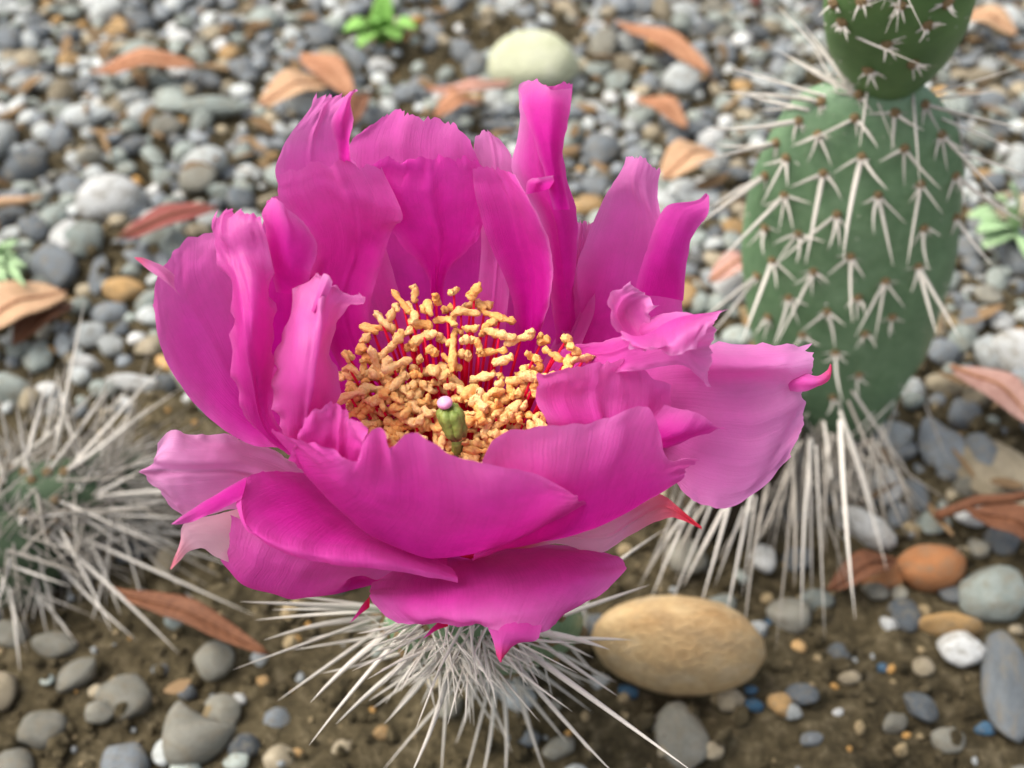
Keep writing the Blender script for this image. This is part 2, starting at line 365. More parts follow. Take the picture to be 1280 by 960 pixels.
pt([[(640,460,15),(655,455,15),(670,440,16)],[(640,375,24.5),(660,375,24),(686,376,27)],[(610,302,33),(650,302,32.5),(690,318,33.5)],[(594,245,39),(636,248,38.5),(672,267,39.5)],[(590,208,42.5),(615,206,42.5),(641,217,42.5)]], pale=.02, edge=.3, wr=.4, vedge=lambda u, v: .3 * max(0, (v - .93) / .07) * min(1, max(0, (u - .35) * 5)))
pt([[(525,430,15),(545,430,15),(565,430,15)],[(537,354,24.5),(546,352,24.5),(556,352,24.5)],[(500,300,31.2),(545,302,31.5),(598,300,31)],[(455,250,36.4),(530,252,37.2),(615,250,36)],[(450,215,39.5),(500,212,41),(545,214,41.8),(575,212,41.8),(612,222,39.5)],[(452,202,41.2),(492,192,43),(514,200,44),(532,190,44.4),(548,196,44.6),(574,184,44.5),(604,206,41.5)]], pale=.02, edge=.2, jag=.07, wr=.9)
# fillers that close the cup behind the inner petals
pt([[(470,500,7),(420,500,9),(375,470,13)],[(455,420,17),(400,400,20),(330,380,24)],[(400,300,30),(365,300,31),(325,300,32)],[(395,225,36.5),(365,232,37),(334,250,37)]], pale=.08, base=(7, 10, 0))
pt([[(570,490,9),(670,490,8),(750,480,8)],[(600,400,17),(690,400,16),(770,400,15)],[(650,330,24),(700,330,24),(760,340,23)],[(670,270,29),(700,270,30),(735,290,29)]], pale=.08, base=(7, 12, 0))
# right
pt([[(690,470,12.5),(735,465,12.5),(775,460,12.5)],[(703,400,19.5),(770,395,18.5),(838,425,18)],[(720,330,27.5),(785,330,26.5),(855,378,24)],[(745,265,34),(790,262,35),(843,330,30.5)],[(765,230,38),(795,230,39.5),(822,252,37)],[(786,192,41),(805,194,42.5),(828,208,41)]], pale=.10, edge=.4, jag=.04, vedge=lambda u, v: .30 * max(0, (u - .5) / .5) * (1 - v * .5))
pt([[(790,370,27.5),(820,370,27),(854,376,25)],[(812,300,34),(836,308,33.5),(862,308,32.5)],[(832,258,37.5),(860,270,37),(874,284,35.5)],[(872,250,39),(881,252,39),(887,264,38.5)],[(882,241,39.8),(884,241,39.8),(886,243,39.8)]], base=None, red=0, pale=.12, edge=.35, NU=30, NV=22)
pt([[(700,440,17),(700,460,18),(700,485,18)],[(765,425,24),(765,440,24),(765,468,23)],[(800,402,29.5),(805,422,29),(810,462,26)],[(845,392,31.5),(845,415,31),(852,458,27)],[(880,394,32.5),(872,420,31),(884,482,26)],[(914,387,34),(900,398,33),(886,484,26.5)]], pale=.22, edge=.5, wr=.9)
pt([[(770,414,31),(792,425,29),(830,436,28.5)],[(756,386,33.5),(780,397,30),(815,408,30)],[(765,362,34.5),(785,376,31.5),(811,394,31.5)],[(786,353,34.5),(797,363,33.8),(811,388,32.5)]], base=None, red=0, pale=.42, edge=.5, wr=1.5, satin=True, NU=26, NV=20)
pt([[(775,413,31),(800,420,33),(840,400,33),(905,388,35)],[(779,424,32),(808,436,34),(845,425,34),(893,398,35.5)],[(788,434,31),(815,443,32.5),(845,444,32.5),(868,420,34)]], base=None, red=0, pale=.45, edge=.5, wr=1.3, NU=30, NV=50, satin=True)
pt([[(760,455,13),(760,500,12.5),(760,540,11.5),(760,590,8)],[(826,430,17.5),(830,490,16),(832,540,13),(835,600,9)],[(872,428,21.5),(885,458,22.5),(890,484,19),(890,550,14),(872,631,9)],[(930,430,22.5),(940,458,23.5),(942,482,19.5),(952,560,13),(920,634,8)],[(985,430,22.5),(985,458,23.5),(985,484,19.5),(992,530,14),(968,594,9)],[(1018,429,21.5),(1018,455,22),(1010,484,19),(1008,522,15),(990,570,11)]], pale=.42, edge=.5, jag=.05, wr=.6)
pt([[(975,468,18.5),(975,478,18.5),(975,488,17)],[(1003,466,20.8),(1005,477,22),(1005,489,20.4)],[(1020,470,22),(1024,476,22.5),(1022,484,21.5)],[(1034,464,22.5),(1036,469,22.5),(1035,475,22)],[(1039,455,23),(1039.5,456,23),(1040,457,23)]], base=None, red=0, pale=.45, edge=.4, NU=24, NV=12, redtip=.7)
pt([[(700,590,8),(760,590,8),(830,570,8)],[(684,533,22),(750,535,20),(822,535,16)],[(667,490,25),(740,492,22),(838,505,18)],[(674,463,27),(720,456,26.5),(775,446,26),(842,478,22)]], pale=.08, edge=.45, jag=.05, wr=.8)
pt([[(780,560,15),(805,560,15),(835,560,15)],[(812,530,19),(850,540,19),(900,535,18)],[(830,505,21),(870,515,21),(912,540,19)]], base=None, red=0, pale=.12, wr=.6, NU=20, NV=26)
pt([[(690,664,-1),(690,671,-1),(690,680,-2)],[(750,650,4),(758,668,3),(750,691,0)],[(800,628,8),(795,645,7),(787,669,4)],[(824,617,10.5),(829,632,9.5),(833,646,8)],[(846,632,10.5),(850,642,10),(852,649,9.5)],[(877,660,9.5),(877,661.5,9.5),(878,663,9.4)]], pale=.8, edge=.3, base=(6, 5, -6), wr=.5, redtip=.9, cream=.5)
pt([[(590,694,4),(650,679,7),(692,672,8.5),(751,657,10),(800,632,11),(835,606,12.5)],[(600,640,16),(690,615,20),(760,595,19.5),(820,590,16),(862,584,14.5)],[(600,577,24),(618,547,27),(650,531,28),(712,529,27),(751,523,26),(798,503,26.5),(821,518,23.5),(835,571,18),(880,572,16)]], pale=.06, edge=.45, jag=.035, wr=.5, base=(5, 8, -3))
# left
pt([[(345,510,14),(390,490,13),(430,480,13)],[(316,430,22.5),(360,420,21.5),(400,410,20.5)],[(312,350,29.5),(360,350,28.5),(402,345,27.5)],[(316,310,33),(360,305,33),(402,305,31)]], pale=.0, edge=.15)
pt([[(355,562,12.5),(350,520,14),(345,460,19)],[(315,557,14),(300,500,18),(312,420,23)],[(256,519,18.5),(255,460,22.5),(275,400,27),(318,360,28)],[(208,454,25),(215,400,29),(242,345,33),(302,318,32)],[(190,380,32),(203,332,35.5),(230,299,38),(258,291,37.5),(292,290,35)]], pale=.10, edge=.35, jag=.02, wr=.4, vedge=lambda u, v: .22 * max(0, (v - .35)) * u)
pt([[(226,372,34.2),(218,358,34.8),(218,344,35.2)],[(209,354,36),(206,346,36.6),(209,338,36)],[(190,338,37),(188,333,37.4),(190,328,37)],[(168,323,38),(167.5,322.5,38),(168,322,38)]], base=None, red=0, pale=.5, NU=20, NV=10, redtip=.6, cream=.3)
pt([[(330,545,16.5),(345,548,16.5),(358,548,16.5)],[(290,445,28),(315,440,32),(344,440,28)],[(284,360,33.5),(312,365,37.5),(338,365,34)],[(260,315,37.5),(300,315,39.5),(339,318,38.5)],[(257,286,39.5),(292,284,41.5),(331,284,41.5)],[(272,262,41.5),(295,258,42.5),(326,266,42.5)]], pale=.10, edge=.4, jag=.06, wr=1.1, satin=True)
pt([[(345,365,31.5),(365,368,30.5),(385,372,29.5)],[(334,318,36.5),(362,334,36.5),(388,343,35)],[(330,284,40),(360,290,41),(397,308,37.5)],[(338,246,43),(348,250,44),(376,278,40.5)]], base=None, red=0, pale=.08, edge=.45, wr=.6, NU=26, NV=22)
pt([[(366,553,18.5),(385,555,18.5),(402,548,17.5)],[(346,485,25),(385,490,29.5),(426,484,24)],[(348,438,29),(388,435,34),(422,424,28)],[(369,382,32.5),(400,385,36),(440,397,32)],[(390,346,34),(408,356,37),(457,384,34)],[(404,338,37.5),(412,352,38),(442,370,36)]], pale=.26, edge=.4, jag=.06, wr=1.3, satin=True)
pt([[(388,388,35.5),(392,390,36),(396,392,35.5)],[(398,360,37.5),(404,362,38),(412,362,37.5)],[(405,342,39),(410,343,39.2),(416,352,38.5)]], base=None, red=0, pale=.6, NU=14, NV=8)
pt([[(370,580,17),(420,605,15),(475,610,17)],[(370,548,23.5),(420,558,23.5),(466,565,26)],[(382,520,28.5),(412,500,29),(432,508,28),(450,532,29)]], pale=.05, edge=.4, wr=.9, jag=.06)
# front
pt([[(400,590,2),(400,620,0),(400,650,-2)],[(330,558,8.5),(335,595,6.5),(340,640,3)],[(285,544,13),(290,585,11),(290,640,6)],[(240,541,15.5),(235,590,13),(240,645,8)],[(212,538,16.5),(200,590,14),(222,645,9)],[(195,556,16),(193,590,14.8),(202,627,12)]], pale=.50, edge=.5, wr=1.2, base=(6, 6, -4), satin=True, cream=.12)
pt([[(420,600,0),(480,660,-3),(560,685,-5)],[(345,588,8),(420,650,4),(560,705,0)],[(307,596,12.5),(318,648,11.5),(380,678,9.5),(500,694,6),(573,720,3)],[(300,612,13),(311,660,12.3),(377,690,10),(500,706,6.5),(574,724,3)],[(294,632,12.5),(312,668,11.5),(375,698,9),(500,716,5.5),(573,728,2.5)]], pale=.05, edge=.22, wr=.3, jag=.02, base=(6, 8, -5))
pt([[(283,702,4),(312,733,0),(375,749,-3),(424,736,-5),(442,712,-6)],[(286,672,8),(330,705,5.5),(385,718,3.5),(440,715,1),(470,725,-1)],[(288,642,11),(330,662,9.5),(385,686,7.5),(450,697,5.5),(505,708,4)]], pale=.20, edge=.3, base=(6, 8, -8), wr=.4)
pt([[(308,596,13),(306,610,13),(302,624,12.8)],[(262,622,13.5),(265,631,13.5),(262,643,13)],[(228,644,13.5),(230,648,13.3),(230,656,12.5)],[(213,655,13),(214,655.5,13),(215,656,13)]], base=None, red=0, pale=.16, NU=24, NV=12)
pt([[(310,632,8.5),(308,665,7.5),(305,712,3)],[(270,643,10),(268,668,9),(266,694,6.5)],[(230,654,11),(238,668,10),(252,685,8)],[(225,676,9.5),(228,684,9),(234,690,8)],[(211,711,7),(212,712,7),(213,713,7)]], base=None, red=0, pale=.9, edge=.3, NU=26, NV=18, redtip=.5, cream=.75)
pt([[(346,542,20),(401,614,13.5),(452,662,9.5),(504,686,7.5),(545,694,7),(614,683,9),(650,672,11),(726,634,15)],[(372,548,24),(440,610,22),(545,630,22),(640,625,24),(724,626,18)],[(400,556,27),(452,576,30),(456,552,31),(467,535,31.8),(478,531,32),(485,543,32),(487,558,31.4),(505,542,32.5),(525,540,33),(545,553,32),(568,573,30),(618,580,29),(665,590,27),(722,620,20)]], pale=.06, edge=.32, jag=.02, wr=.4, base=(5, 9, -3), NV=60)
pt([[(520,692,-7),(570,692,-7),(640,682,-7)],[(468,728,-5),(560,715,-2),(650,700,-1),(748,687,0)],[(461,744,-3),(560,748,1.5),(650,735,3),(784,708,1.5)],[(480,766,-3),(560,772,1.2),(650,765,3),(752,743,1)],[(500,778,-3.2),(590,783,.3),(640,790,1.2),(678,790,.3),(712,763,0)]], pale=.12, edge=.4, base=(5, 8, -8), wr=.5, jag=.02)
pt([[(606,772,1.6),(640,770,2.6),(680,770,2)],[(610,786,.6),(635,790,1.5),(672,800,.2)],[(618,804,-.3),(628,805,.2),(648,803,-.5)],[(624,824,-1.5),(626,828,-1.5),(630,818,-1.5)]], base=None, red=0, pale=.35, edge=.25, NU=24, NV=16, redtip=.6)
for a, b_, c_ in (((462,752,-8), (450,765,-9), (438,779,-10)), ((560,776,-7), (545,784,-8), (529,797,-9))):
    wd = 7
    pt([[(a[0], a[1]-wd, a[2]), a, (a[0], a[1]+wd, a[2]-.5)], [(b_[0], b_[1]-4, b_[2]), b_, (b_[0], b_[1]+4, b_[2])], [(c_[0], c_[1]-.5, c_[2]), c_, (c_[0], c_[1]+.5, c_[2])]], base=None, red=.9, pale=.1, NU=14, NV=8, name='sepal')

# ovary under the petals
prof = [(-30, 4.5), (-25, 5.8), (-18, 6.6), (-13, 6.4), (-9, 5), (-4, 4), (0, 3.4), (.5, 2)]
V, Fc = tube([(0, 0, z * .001) for z, r in prof], [r * .001 for z, r in prof], 24)
link('ovary', mesh('ovary', V, Fc), M_PAD, flower, Matrix.Translation(FB))
V, Fc = tube([(0, 0, z * .001) for z in (0, .9, 1.6, 1.9)], [.0048, .0044, .003, .0004], 24)
link('flower_floor', mesh('flower_floor', V, Fc), simple('flower_floor', (.75, .004, .03), .5, spec=.2), flower, Matrix.Translation(FB))
# pollen-covered stamens
def inside(poly, x, y):
    c = False; n = len(poly)
    for i in range(n):
        x1, y1 = poly[i]; x2, y2 = poly[i-1]
        if (y1 > y) != (y2 > y) and x < (x2 - x1) * (y - y1) / (y2 - y1) + x1: c = not c
    return c
POLY = [(430,470),(438,430),(462,398),(490,372),(520,362),(545,358),(575,362),(592,350),(605,362),(626,395),(628,425),(650,418),(662,430),(676,420),(700,418),(716,430),(735,448),(712,462),(690,480),(685,540),(650,575),(600,590),(560,585),(500,560),(450,530),(434,500)]
def stamen(px, py, i):
    h = 13.5 + (590 - py) * .052 + random.uniform(-1.2, 1.2)
    if px > 665: h += (px - 665) * .03
    top = F(px, py, h); rel = top - FB
    rr = Vector((rel.x, rel.y, 0)); ln = max(rr.length, 1e-6); az = rr / ln
    b0 = FB + az * min(.0062, ln * .55) + Vector((random.uniform(-1, 1), random.uniform(-1, 1), 1)) * .0006
    c1 = b0.lerp(top, .5) + az * random.uniform(-.0012, .0006) + Vector((random.uniform(-1, 1) * .0006, 0, .001))
    path = [(b0 * (1-t)**2 + c1 * 2*t*(1-t) + top * t*t) - FB for t in np.linspace(0, 1, 7)]
    V, Fc = tube(path, [.00022] * 6 + [.00016], 5); nf = len(Fc)
    L = random.choice((random.uniform(.0014, .0026), random.uniform(.0028, .0050))); r = random.uniform(.00036, .00058)
    d = Vector((random.gauss(0, 1), random.gauss(0, .8), random.gauss(0, .45))).normalized(); bend = Vector((random.gauss(0, 1), random.gauss(0, 1), random.gauss(0, .7)))
    ph = random.uniform(0, 6)
    ap = [top - FB + d * (t - .5) * L + bend * (math.sin(t * 6 + ph) * .0005) for t in np.linspace(0, 1, 18)]
    ar = [r * (1 - abs(2*t - 1) ** 5) ** .5 * (1 + .25 * math.sin(t * 17 + ph)) + .00004 for t in np.linspace(0.01, .99, 18)]
    v2, f2 = tube(ap, ar, 12)
    sd = Vector((i * 3.1, 0, 0))
    v2 = [v + noise.noise_vector(v * 1300 + sd) * .00024 + noise.noise_vector(v * 3300 + sd) * .00022 for v in v2]
    o = len(V); V += v2; Fc += [tuple(k + o for k in f) for f in f2]
    me = mesh('stamen', V, Fc); me.polygons.foreach_set('material_index', [0] * nf + [1] * len(f2))
    link('stamen', me, [M_FIL, M_ANTHER], flower, Matrix.Translation(FB))
pts = []; tries = 0
while len(pts) < 205 and tries < 9000:
    tries += 1; x, y = random.uniform(428, 740), random.uniform(350, 592)
    if not inside(POLY, x, y): continue
    if ((x - 600) / 22) ** 2 + ((y - 466) / 26) ** 2 < 1 and random.random() < .93: continue
    if ((x - 668) / 13) ** 2 + ((y - 500) / 18) ** 2 < 1: continue
    if ((x - 640) / 12) ** 2 + ((y - 448) / 30) ** 2 < 1: continue
    if ((x - 561) / 13) ** 2 + ((y - 512) / 26) ** 2 < 1: continue
    dmin = 9.5 if y > 460 else 16.5
    if any((x - a) ** 2 + ((y - b) * 1.15) ** 2 < dmin ** 2 for a, b in pts): continue
    pts.append((x, y))
for i, (x, y) in enumerate(pts): stamen(x, y, i)
# style with a green stigma and a pink nub
st = empty('pistil', FB, parent=flower)
tp = F(572, 548, 17)
V, Fc = tube([FB + (tp - FB) * t - FB for t in np.linspace(0, 1, 6)], [.0010, .0010, .0009, .0008, .0008, .0008], 10)
link('style', mesh('style', V, Fc), M_STIGMA, st, Matrix.Translation(FB))
me_v, me_f = [], []
a0, a1 = F(571, 546, 19.5), F(560, 508, 23)
ax = (a1 - a0)
for k in range(6):
    an = k * math.pi / 3; off = Vector((math.cos(an), math.sin(an), 0)) * .00075
    pa = [a0 + ax * t + off * (1 + .25 * math.sin(t * 3.1)) - FB for t in np.linspace(0, 1, 9)]
    v2, f2 = tube(pa, [.0004, .0006, .00075, .0007, .00078, .00085, .0009, .0008, .0003], 8)
    v2 = [v + noise.noise_vector(v * 1200) * .0002 for v in v2]
    o = len(me_v); me_v += v2; me_f += [tuple(q + o for q in f) for f in f2]
link('stigma', mesh('stigma', me_v, me_f), M_STIGMA, st, Matrix.Translation(FB))
n0 = F(557, 507, 23.3); n1 = F(554, 497, 24.6)
V, Fc = tube([n0.lerp(n1, t) - FB for t in np.linspace(0, 1, 8)], [.0008, .00095, .001, .001, .00095, .0008, .0005, .0001], 12)
link('stigma_tip', mesh('stigma_tip', V, Fc), M_NUB, st, Matrix.Translation(FB))

# ------------------------------------------------------------------ cactus pads and spines
def spine_mesh(bend):
    n = 7; path = [Vector((bend * math.sin(math.pi * t), 0, t)) for t in np.linspace(0, 1, n)]
    rad = [1.0, 1.05, .95, .8, .62, .38, .04]
    V, Fc = tube(path, rad, 6); 
    V = []; Fc = []
    for i, p in enumerate(path):
        for k in range(6):
            an = k * math.pi / 3; V.append(Vector((p.x + math.cos(an) * rad[i], math.sin(an) * rad[i] * .7, p.z)))
    for i in range(n - 1):
        for k in range(6): Fc.append((i*6+k, i*6+(k+1) % 6, (i+1)*6+(k+1) % 6, (i+1)*6+k))
    return mesh('spine', V, Fc)
SPM = [spine_mesh(b) for b in (0, 0, .8, -.8, 1.6)]
def spine(a, b, r, parent, mat=None):
    a, b = Vector(a), Vector(b); d = b - a; L = d.length
    if L < 1e-5: return
    q = d.to_track_quat('Z', 'Y').to_matrix().to_4x4() @ Matrix.Rotation(random.uniform(0, 6.28), 4, 'Z')
    M = Matrix.Translation(a) @ q @ Matrix.Diagonal((r, r, L, 1))
    return link('spine', random.choice(SPM), mat or M_SPINE, parent, M, shared=True)
def pad_mesh(foot, top, width, thick, face, egg=.12, n=28, lean=0):
    """a flattened egg-shaped joint from foot to top; face: direction its broad side looks"""
    foot, top = Vector(foot), Vector(top); ax = (top - foot); L = ax.length; az = ax.normalized()
    fx = Vector(face); fx = (fx - az * fx.dot(az)).normalized(); sx = az.cross(fx)
    V, Fc = [], []; m = 28
    for i in range(m + 1):
        t = i / m; th = math.pi * t
        s = math.sin(th) ** .8 if 0 < i < m else 0.0
        wv = width * .5 * s * (1 + egg * (t * 2 - 1)); tv = thick * .5 * (math.sin(th) ** .7 if 0 < i < m else 0) * (1.15 - .3 * t)
        c = foot + ax * (.5 - .5 * math.cos(th))
        for k in range(n):
            an = 2 * math.pi * k / n
            p = c + sx * math.cos(an) * wv + fx * math.sin(an) * tv
            p += noise.noise_vector(p * 60) * .0012
            V.append(p)
    for i in range(m):
        for k in range(n): Fc.append((i*n+k, i*n+(k+1) % n, (i+1)*n+(k+1) % n, (i+1)*n+k))
    return V, Fc, BVHTree.FromPolygons(V, Fc)
bm = bmesh.new(); bmesh.ops.create_icosphere(bm, subdivisions=2, radius=1)
for v in bm.verts: v.co += noise.noise_vector(v.co * 2.5) * .3
AREO = bpy.data.meshes.new('areole'); bm.to_mesh(AREO); bm.free()
def areole(p, r, parent, nrm=None):
    M = Matrix.Translation(p) @ Matrix.Rotation(random.uniform(0, 6), 4, 'Z') @ Matrix.Diagonal((r, r, r, 1))
    link('areole', AREO, M_AREOLE, parent, M, shared=True)
CAMV = Vector((0, 0, CAM_H))
def hit(bvh, px, py):
    loc, nrm, i, d = bvh.ray_cast(CAMV, ray(px, py).normalized())
    if loc is None:
        r = ray(px, py).normalized(); best = None
        for t in np.linspace(.1, .6, 60):
            q = bvh.find_nearest(CAMV + r * t)
            if best is None or q[3] < best[3]: best = q
        loc, nrm = best[0], best[1]
    return loc, nrm
def tip_on_ray(a, px, py, out, lenm=None):
    """spine tip seen at that pixel: the point of its sight line that makes the spine leave the skin by `out` per unit"""
    r = ray(px, py).normalized(); t0 = (Vector(a) - CAMV).dot(r)
    q = CAMV + r * t0; lat = (q - Vector(a)).length
    return CAMV + r * (t0 - lat * out)

# -- the flowering joint
ov = [FB + Vector((0, 0, z * .001)) for z, r in prof]; oV, oF = tube(ov, [r * .001 for z, r in prof], 24); bvo = BVHTree.FromPolygons(oV, oF)
V, Fc, bv = pad_mesh(PAD_FOOT, PAD_TOP + Vector((0, -.002, .002)), .036, .019, (0, -1, .3))
pad = link('pad', mesh('pad', V, Fc), M_PAD, cactus)
pad.location -= Vector((0, 0, 0))
TR = [((461,754),(291,837)),((500,796),(386,932)),((468,782),(347,876)),((486,791),(388,878)),((533,829),(461,876)),((566,815),(512,972)),((580,862),(476,966)),
      ((560,847),(551,975)),((613,866),(578,985)),((622,866),(600,985)),((630,866),(631,980)),((655,880),(683,972)),((637,819),(772,972)),((641,824),(738,940)),
      ((646,805),(868,966)),((670,800),(772,870)),((665,790),(762,812)),((700,770),(812,731)),((730,740),(833,660)),((480,760),(318,775)),((470,770),(330,800)),
      ((475,752),(300,752)),((520,820),(420,905)),((600,860),(640,940)),((600,850),(570,930)),((640,850),(710,930)),((660,830),(740,890)),((690,800),(790,800)),
      ((455,740),(352,742)),((450,735),(340,762)),((505,815),(400,842)),((545,830),(480,905)),((585,830),(588,905)),((650,860),(668,930))]
for (a, b) in TR:
    p, n = hit(bv, *a); areole(p, .0011, pad)
    spine(p, tip_on_ray(p, b[0], b[1], random.uniform(.15, .55)), random.uniform(.0004, .00056), pad)
for i in range(90):
    an = random.uniform(math.pi * -.12, math.pi * 1.12); rr = random.uniform(.2, 1)
    a = (585 + random.gauss(0, 55), 800 + random.gauss(0, 28)); p, n = hit(bv, *a)
    ln = random.uniform(25, 85); dx = (a[0] - 585) / 60 + random.gauss(0, .5); dy = random.uniform(.1, 1.2); k = math.hypot(dx, dy)
    spine(p, tip_on_ray(p, a[0] + dx / k * ln, a[1] + dy / k * ln, random.uniform(.0, .6)), random.uniform(.00024, .00038), pad)
for i in range(42):
    a = (random.uniform(505, 640), random.uniform(770, 850)); p, n = hit(bvo, *a); ln = random.uniform(25, 95)
    dx = (a[0] - 572) / 45 + random.gauss(0, .45); dy = random.uniform(.15, 1.1); k = math.hypot(dx, dy)
    spine(p, tip_on_ray(p, a[0] + dx / k * ln, a[1] + dy / k * ln, random.uniform(.1, .6)), random.uniform(.00024, .0004), pad)
    if i % 4 == 0: areole(p, .0009, pad)
for i in range(24):
    a = (585 + random.gauss(0, 60), 800 + random.gauss(0, 25)); p, n = hit(bv, *a); areole(p, .0011, pad)

# -- the upright cactus to the right: two joints
def Z3(x, y): return 840 + x * .34375, y * .34375
def Z4(x, y): return 840 + x * .34375, 300 + y * .34375
RF = G(1050, 545); RT = P(1085, 100, .106)
rc = empty('prickly_pear_cactus', (RF.x, RF.y, 0), 'upright green two-jointed prickly pear with long white spines among the pebbles', 'cactus')
V, Fc, bv2 = pad_mesh(RF + Vector((-.002, .002, -.008)), RT, .047, .024, (-.15, -1, .35), egg=.34)
rp = link('pad', mesh('pad', V, Fc), M_PAD, rc)
V, Fc, bv3 = pad_mesh(RT + Vector((.006, .004, -.004)), P(1140, -120, .150), .028, .018, (-.1, -1, .5), egg=.2)
M_PAD_YOUNG = simple('young_cactus_skin', (.07, .15, .045), .5, 80, (.14, .26, .085), bstr=.2); rp2 = link('pad', mesh('pad', V, Fc), M_PAD_YOUNG, rc)
AR = [(Z3, (665,430), [(450,530),(750,540),(670,500)]),(Z3,(810,410),[(800,555),(920,475),(700,415)]),(Z3,(530,490),[(490,595),(580,605),(430,535)]),
 (Z3,(920,380),[(980,490),(1290,470),(760,335),(910,460)]),(Z3,(415,575),[(325,745),(325,600),(420,680),(465,605)]),(Z3,(690,570),[(622,950),(585,632),(785,692)]),
 (Z3,(845,540),[(980,690),(845,680),(750,590)]),(Z3,(980,490),[(1195,712),(1002,625),(955,585),(1082,548)]),(Z3,(550,630),[(485,965),(428,682),(617,728)]),
 (Z3,(410,710),[(170,950),(442,842),(388,845),(512,742),(325,748)]),(Z3,(750,710),[(805,970),(855,817),(735,855),(688,742)]),(Z3,(905,670),[(855,970),(988,782),(860,740)]),
 (Z3,(1030,640),[(1290,815),(998,735),(1062,745)]),(Z3,(600,780),[(375,965),(612,905),(568,908),(640,840)]),(Z3,(460,850),[(370,975),(365,890),(562,882),(450,960)]),
 (Z3,(915,830),[(935,980),(870,900),(980,862)]),(Z3,(1030,790),[(1170,970),(1010,860)]),(Z3,(340,830),[(335,930),(270,900),(395,850)]),(Z3,(460,440),[(300,470),(120,465),(440,520)]),
 (Z3,(380,520),[(150,525),(60,600),(300,560)]),(Z3,(340,640),[(120,770),(60,840)]),(Z3,(540,370),[(330,335),(170,335),(420,330)]),(Z3,(680,345),[(520,260),(560,330),(730,410)]),
 (Z4,(515,115),[(375,385),(572,162),(510,205),(440,165)]),(Z4,(650,60),[(655,305),(560,132),(702,142)]),(Z4,(365,75),[(252,375),(452,152),(380,180)]),
 (Z4,(425,210),[(368,385),(463,313),(500,240)]),(Z4,(565,260),[(465,338),(592,395),(632,312)]),(Z4,(675,210),[(628,250),(702,275),(672,300)]),
 (Z4,(895,95),[(962,345),(1045,355),(868,195)]),(Z4,(775,150),[(737,365),(665,355),(850,250)]),(Z4,(800,280),[(790,360),(850,300)]),(Z4,(700,340),[(742,395),(665,400)]),
 (Z4,(595,410),[(622,595),(545,445),(640,450)]),(Z4,(680,490),[(682,575),(720,530)]),(Z4,(585,570),[(560,640),(620,625)]),(Z4,(475,345),[(430,400),(540,385)]),(Z4,(310,130),[(120,365),(60,330)]),(Z4,(350,280),[(330,370),(300,350)])]
for zf, a, tips in AR:
    p, n = hit(bv2, *zf(*a)); areole(p, .0011, rp)
    for j, tpx in enumerate(tips):
        b = zf(*tpx); e = tip_on_ray(p, b[0], b[1], random.uniform(.15, .5)); L = (e - p).length
        spine(p, e, .00026 + min(.00032, L * .012), rp)
    for j in range(5):
        an = random.uniform(0, 6.28); x, y = zf(*a)
        spine(p, tip_on_ray(p, x + math.cos(an) * random.uniform(8, 20), y + abs(math.sin(an)) * random.uniform(8, 22), .3), .00016, rp)
for a in [(830,20),(620,80),(780,160),(930,90),(875,230),(715,255),(590,10),(1000,10),(690,5)]:
    x, y = Z3(*a); p, n = hit(bv3, x, y); areole(p, .0012, rp2)
    for j in range(7):
        an = random.uniform(-.5, 3.6); l = random.uniform(10, 28)
        spine(p, tip_on_ray(p, x + math.cos(an) * l, y + math.sin(an) * l, .5), .0003, rp2)
# spines reaching out across the gravel from the joint's far rim
for a, b in [((640,330),(430,210)),((600,300),(380,180)),((660,320),(360,0)),((650,340),(460,70)),((560,390),(310,400)),((560,350),(190,240)),((600,330),(500,150)),((950,340),(1280,240)),((980,430),(1290,560)),((960,330),(1180,330)),((1050,560),(1290,640)),((560,300),(680,130)),((500,400),(230,330))]:
    p, n = hit(bv2, *Z3(*a)); b = Z3(*b); spine(p, tip_on_ray(p, b[0], b[1], random.uniform(-.5, .1)), .00035, rp)
# low joint at its foot, hidden behind the petals, with a skirt of hanging spines
LF, LT = G(950, 640), P(905, 610, .03)
V, Fc, bv4 = pad_mesh(LF + Vector((0, .02, -.006)), LT + Vector((0, .008, 0)), .042, .024, (.1, -1, .6))
rp3 = link('pad', mesh('pad', V, Fc), M_DEAD, rc); rp3['label'] = 'withered brown joint under a skirt of hanging spines'
for a, b in [((880,640),(800,740)),((900,640),(820,760)),((910,630),(845,720)),((915,640),(870,750)),((940,630),(905,760)),((945,625),(930,730)),((1000,560),(968,800)),((1000,560),(958,690)),((985,600),(925,690)),
             ((1015,580),(1005,770)),((1020,560),(1040,785)),((1012,560),(1022,730)),((1030,560),(1060,660)),((1050,540),(1130,700)),((1060,540),(1160,660)),((1060,555),(1115,640)),((1040,560),(1030,690)),((890,630),(830,700)),((870,640),(795,710)),((930,640),(890,720)),
             ((990,600),(1000,720)),((1065,520),(1170,590)),((1050,560),(1080,760)),((960,640),(930,770)),((860,640),(785,730))]:
    b = (b[0] * .8 + (a[0] - 25) * .2, b[1] + 14)
    spine(P(a[0], a[1] - random.uniform(0, 45), random.uniform(.022, .040)), P(b[0], b[1], random.uniform(.010, .022)), random.uniform(.00036, .00056), rp3, M_SPINE_DRY if random.random() < .5 else M_SPINE)
for i in range(34):
    a = (random.uniform(800, 1050), random.uniform(520, 640)); l = random.uniform(40, 150); an = random.gauss(1.75, .3)
    spine(P(a[0], a[1], random.uniform(.02, .035)), P(a[0] + math.cos(an) * l, a[1] + math.sin(an) * l, random.uniform(.006, .015)), random.uniform(.00025, .00045), rp3, M_SPINE_DRY)

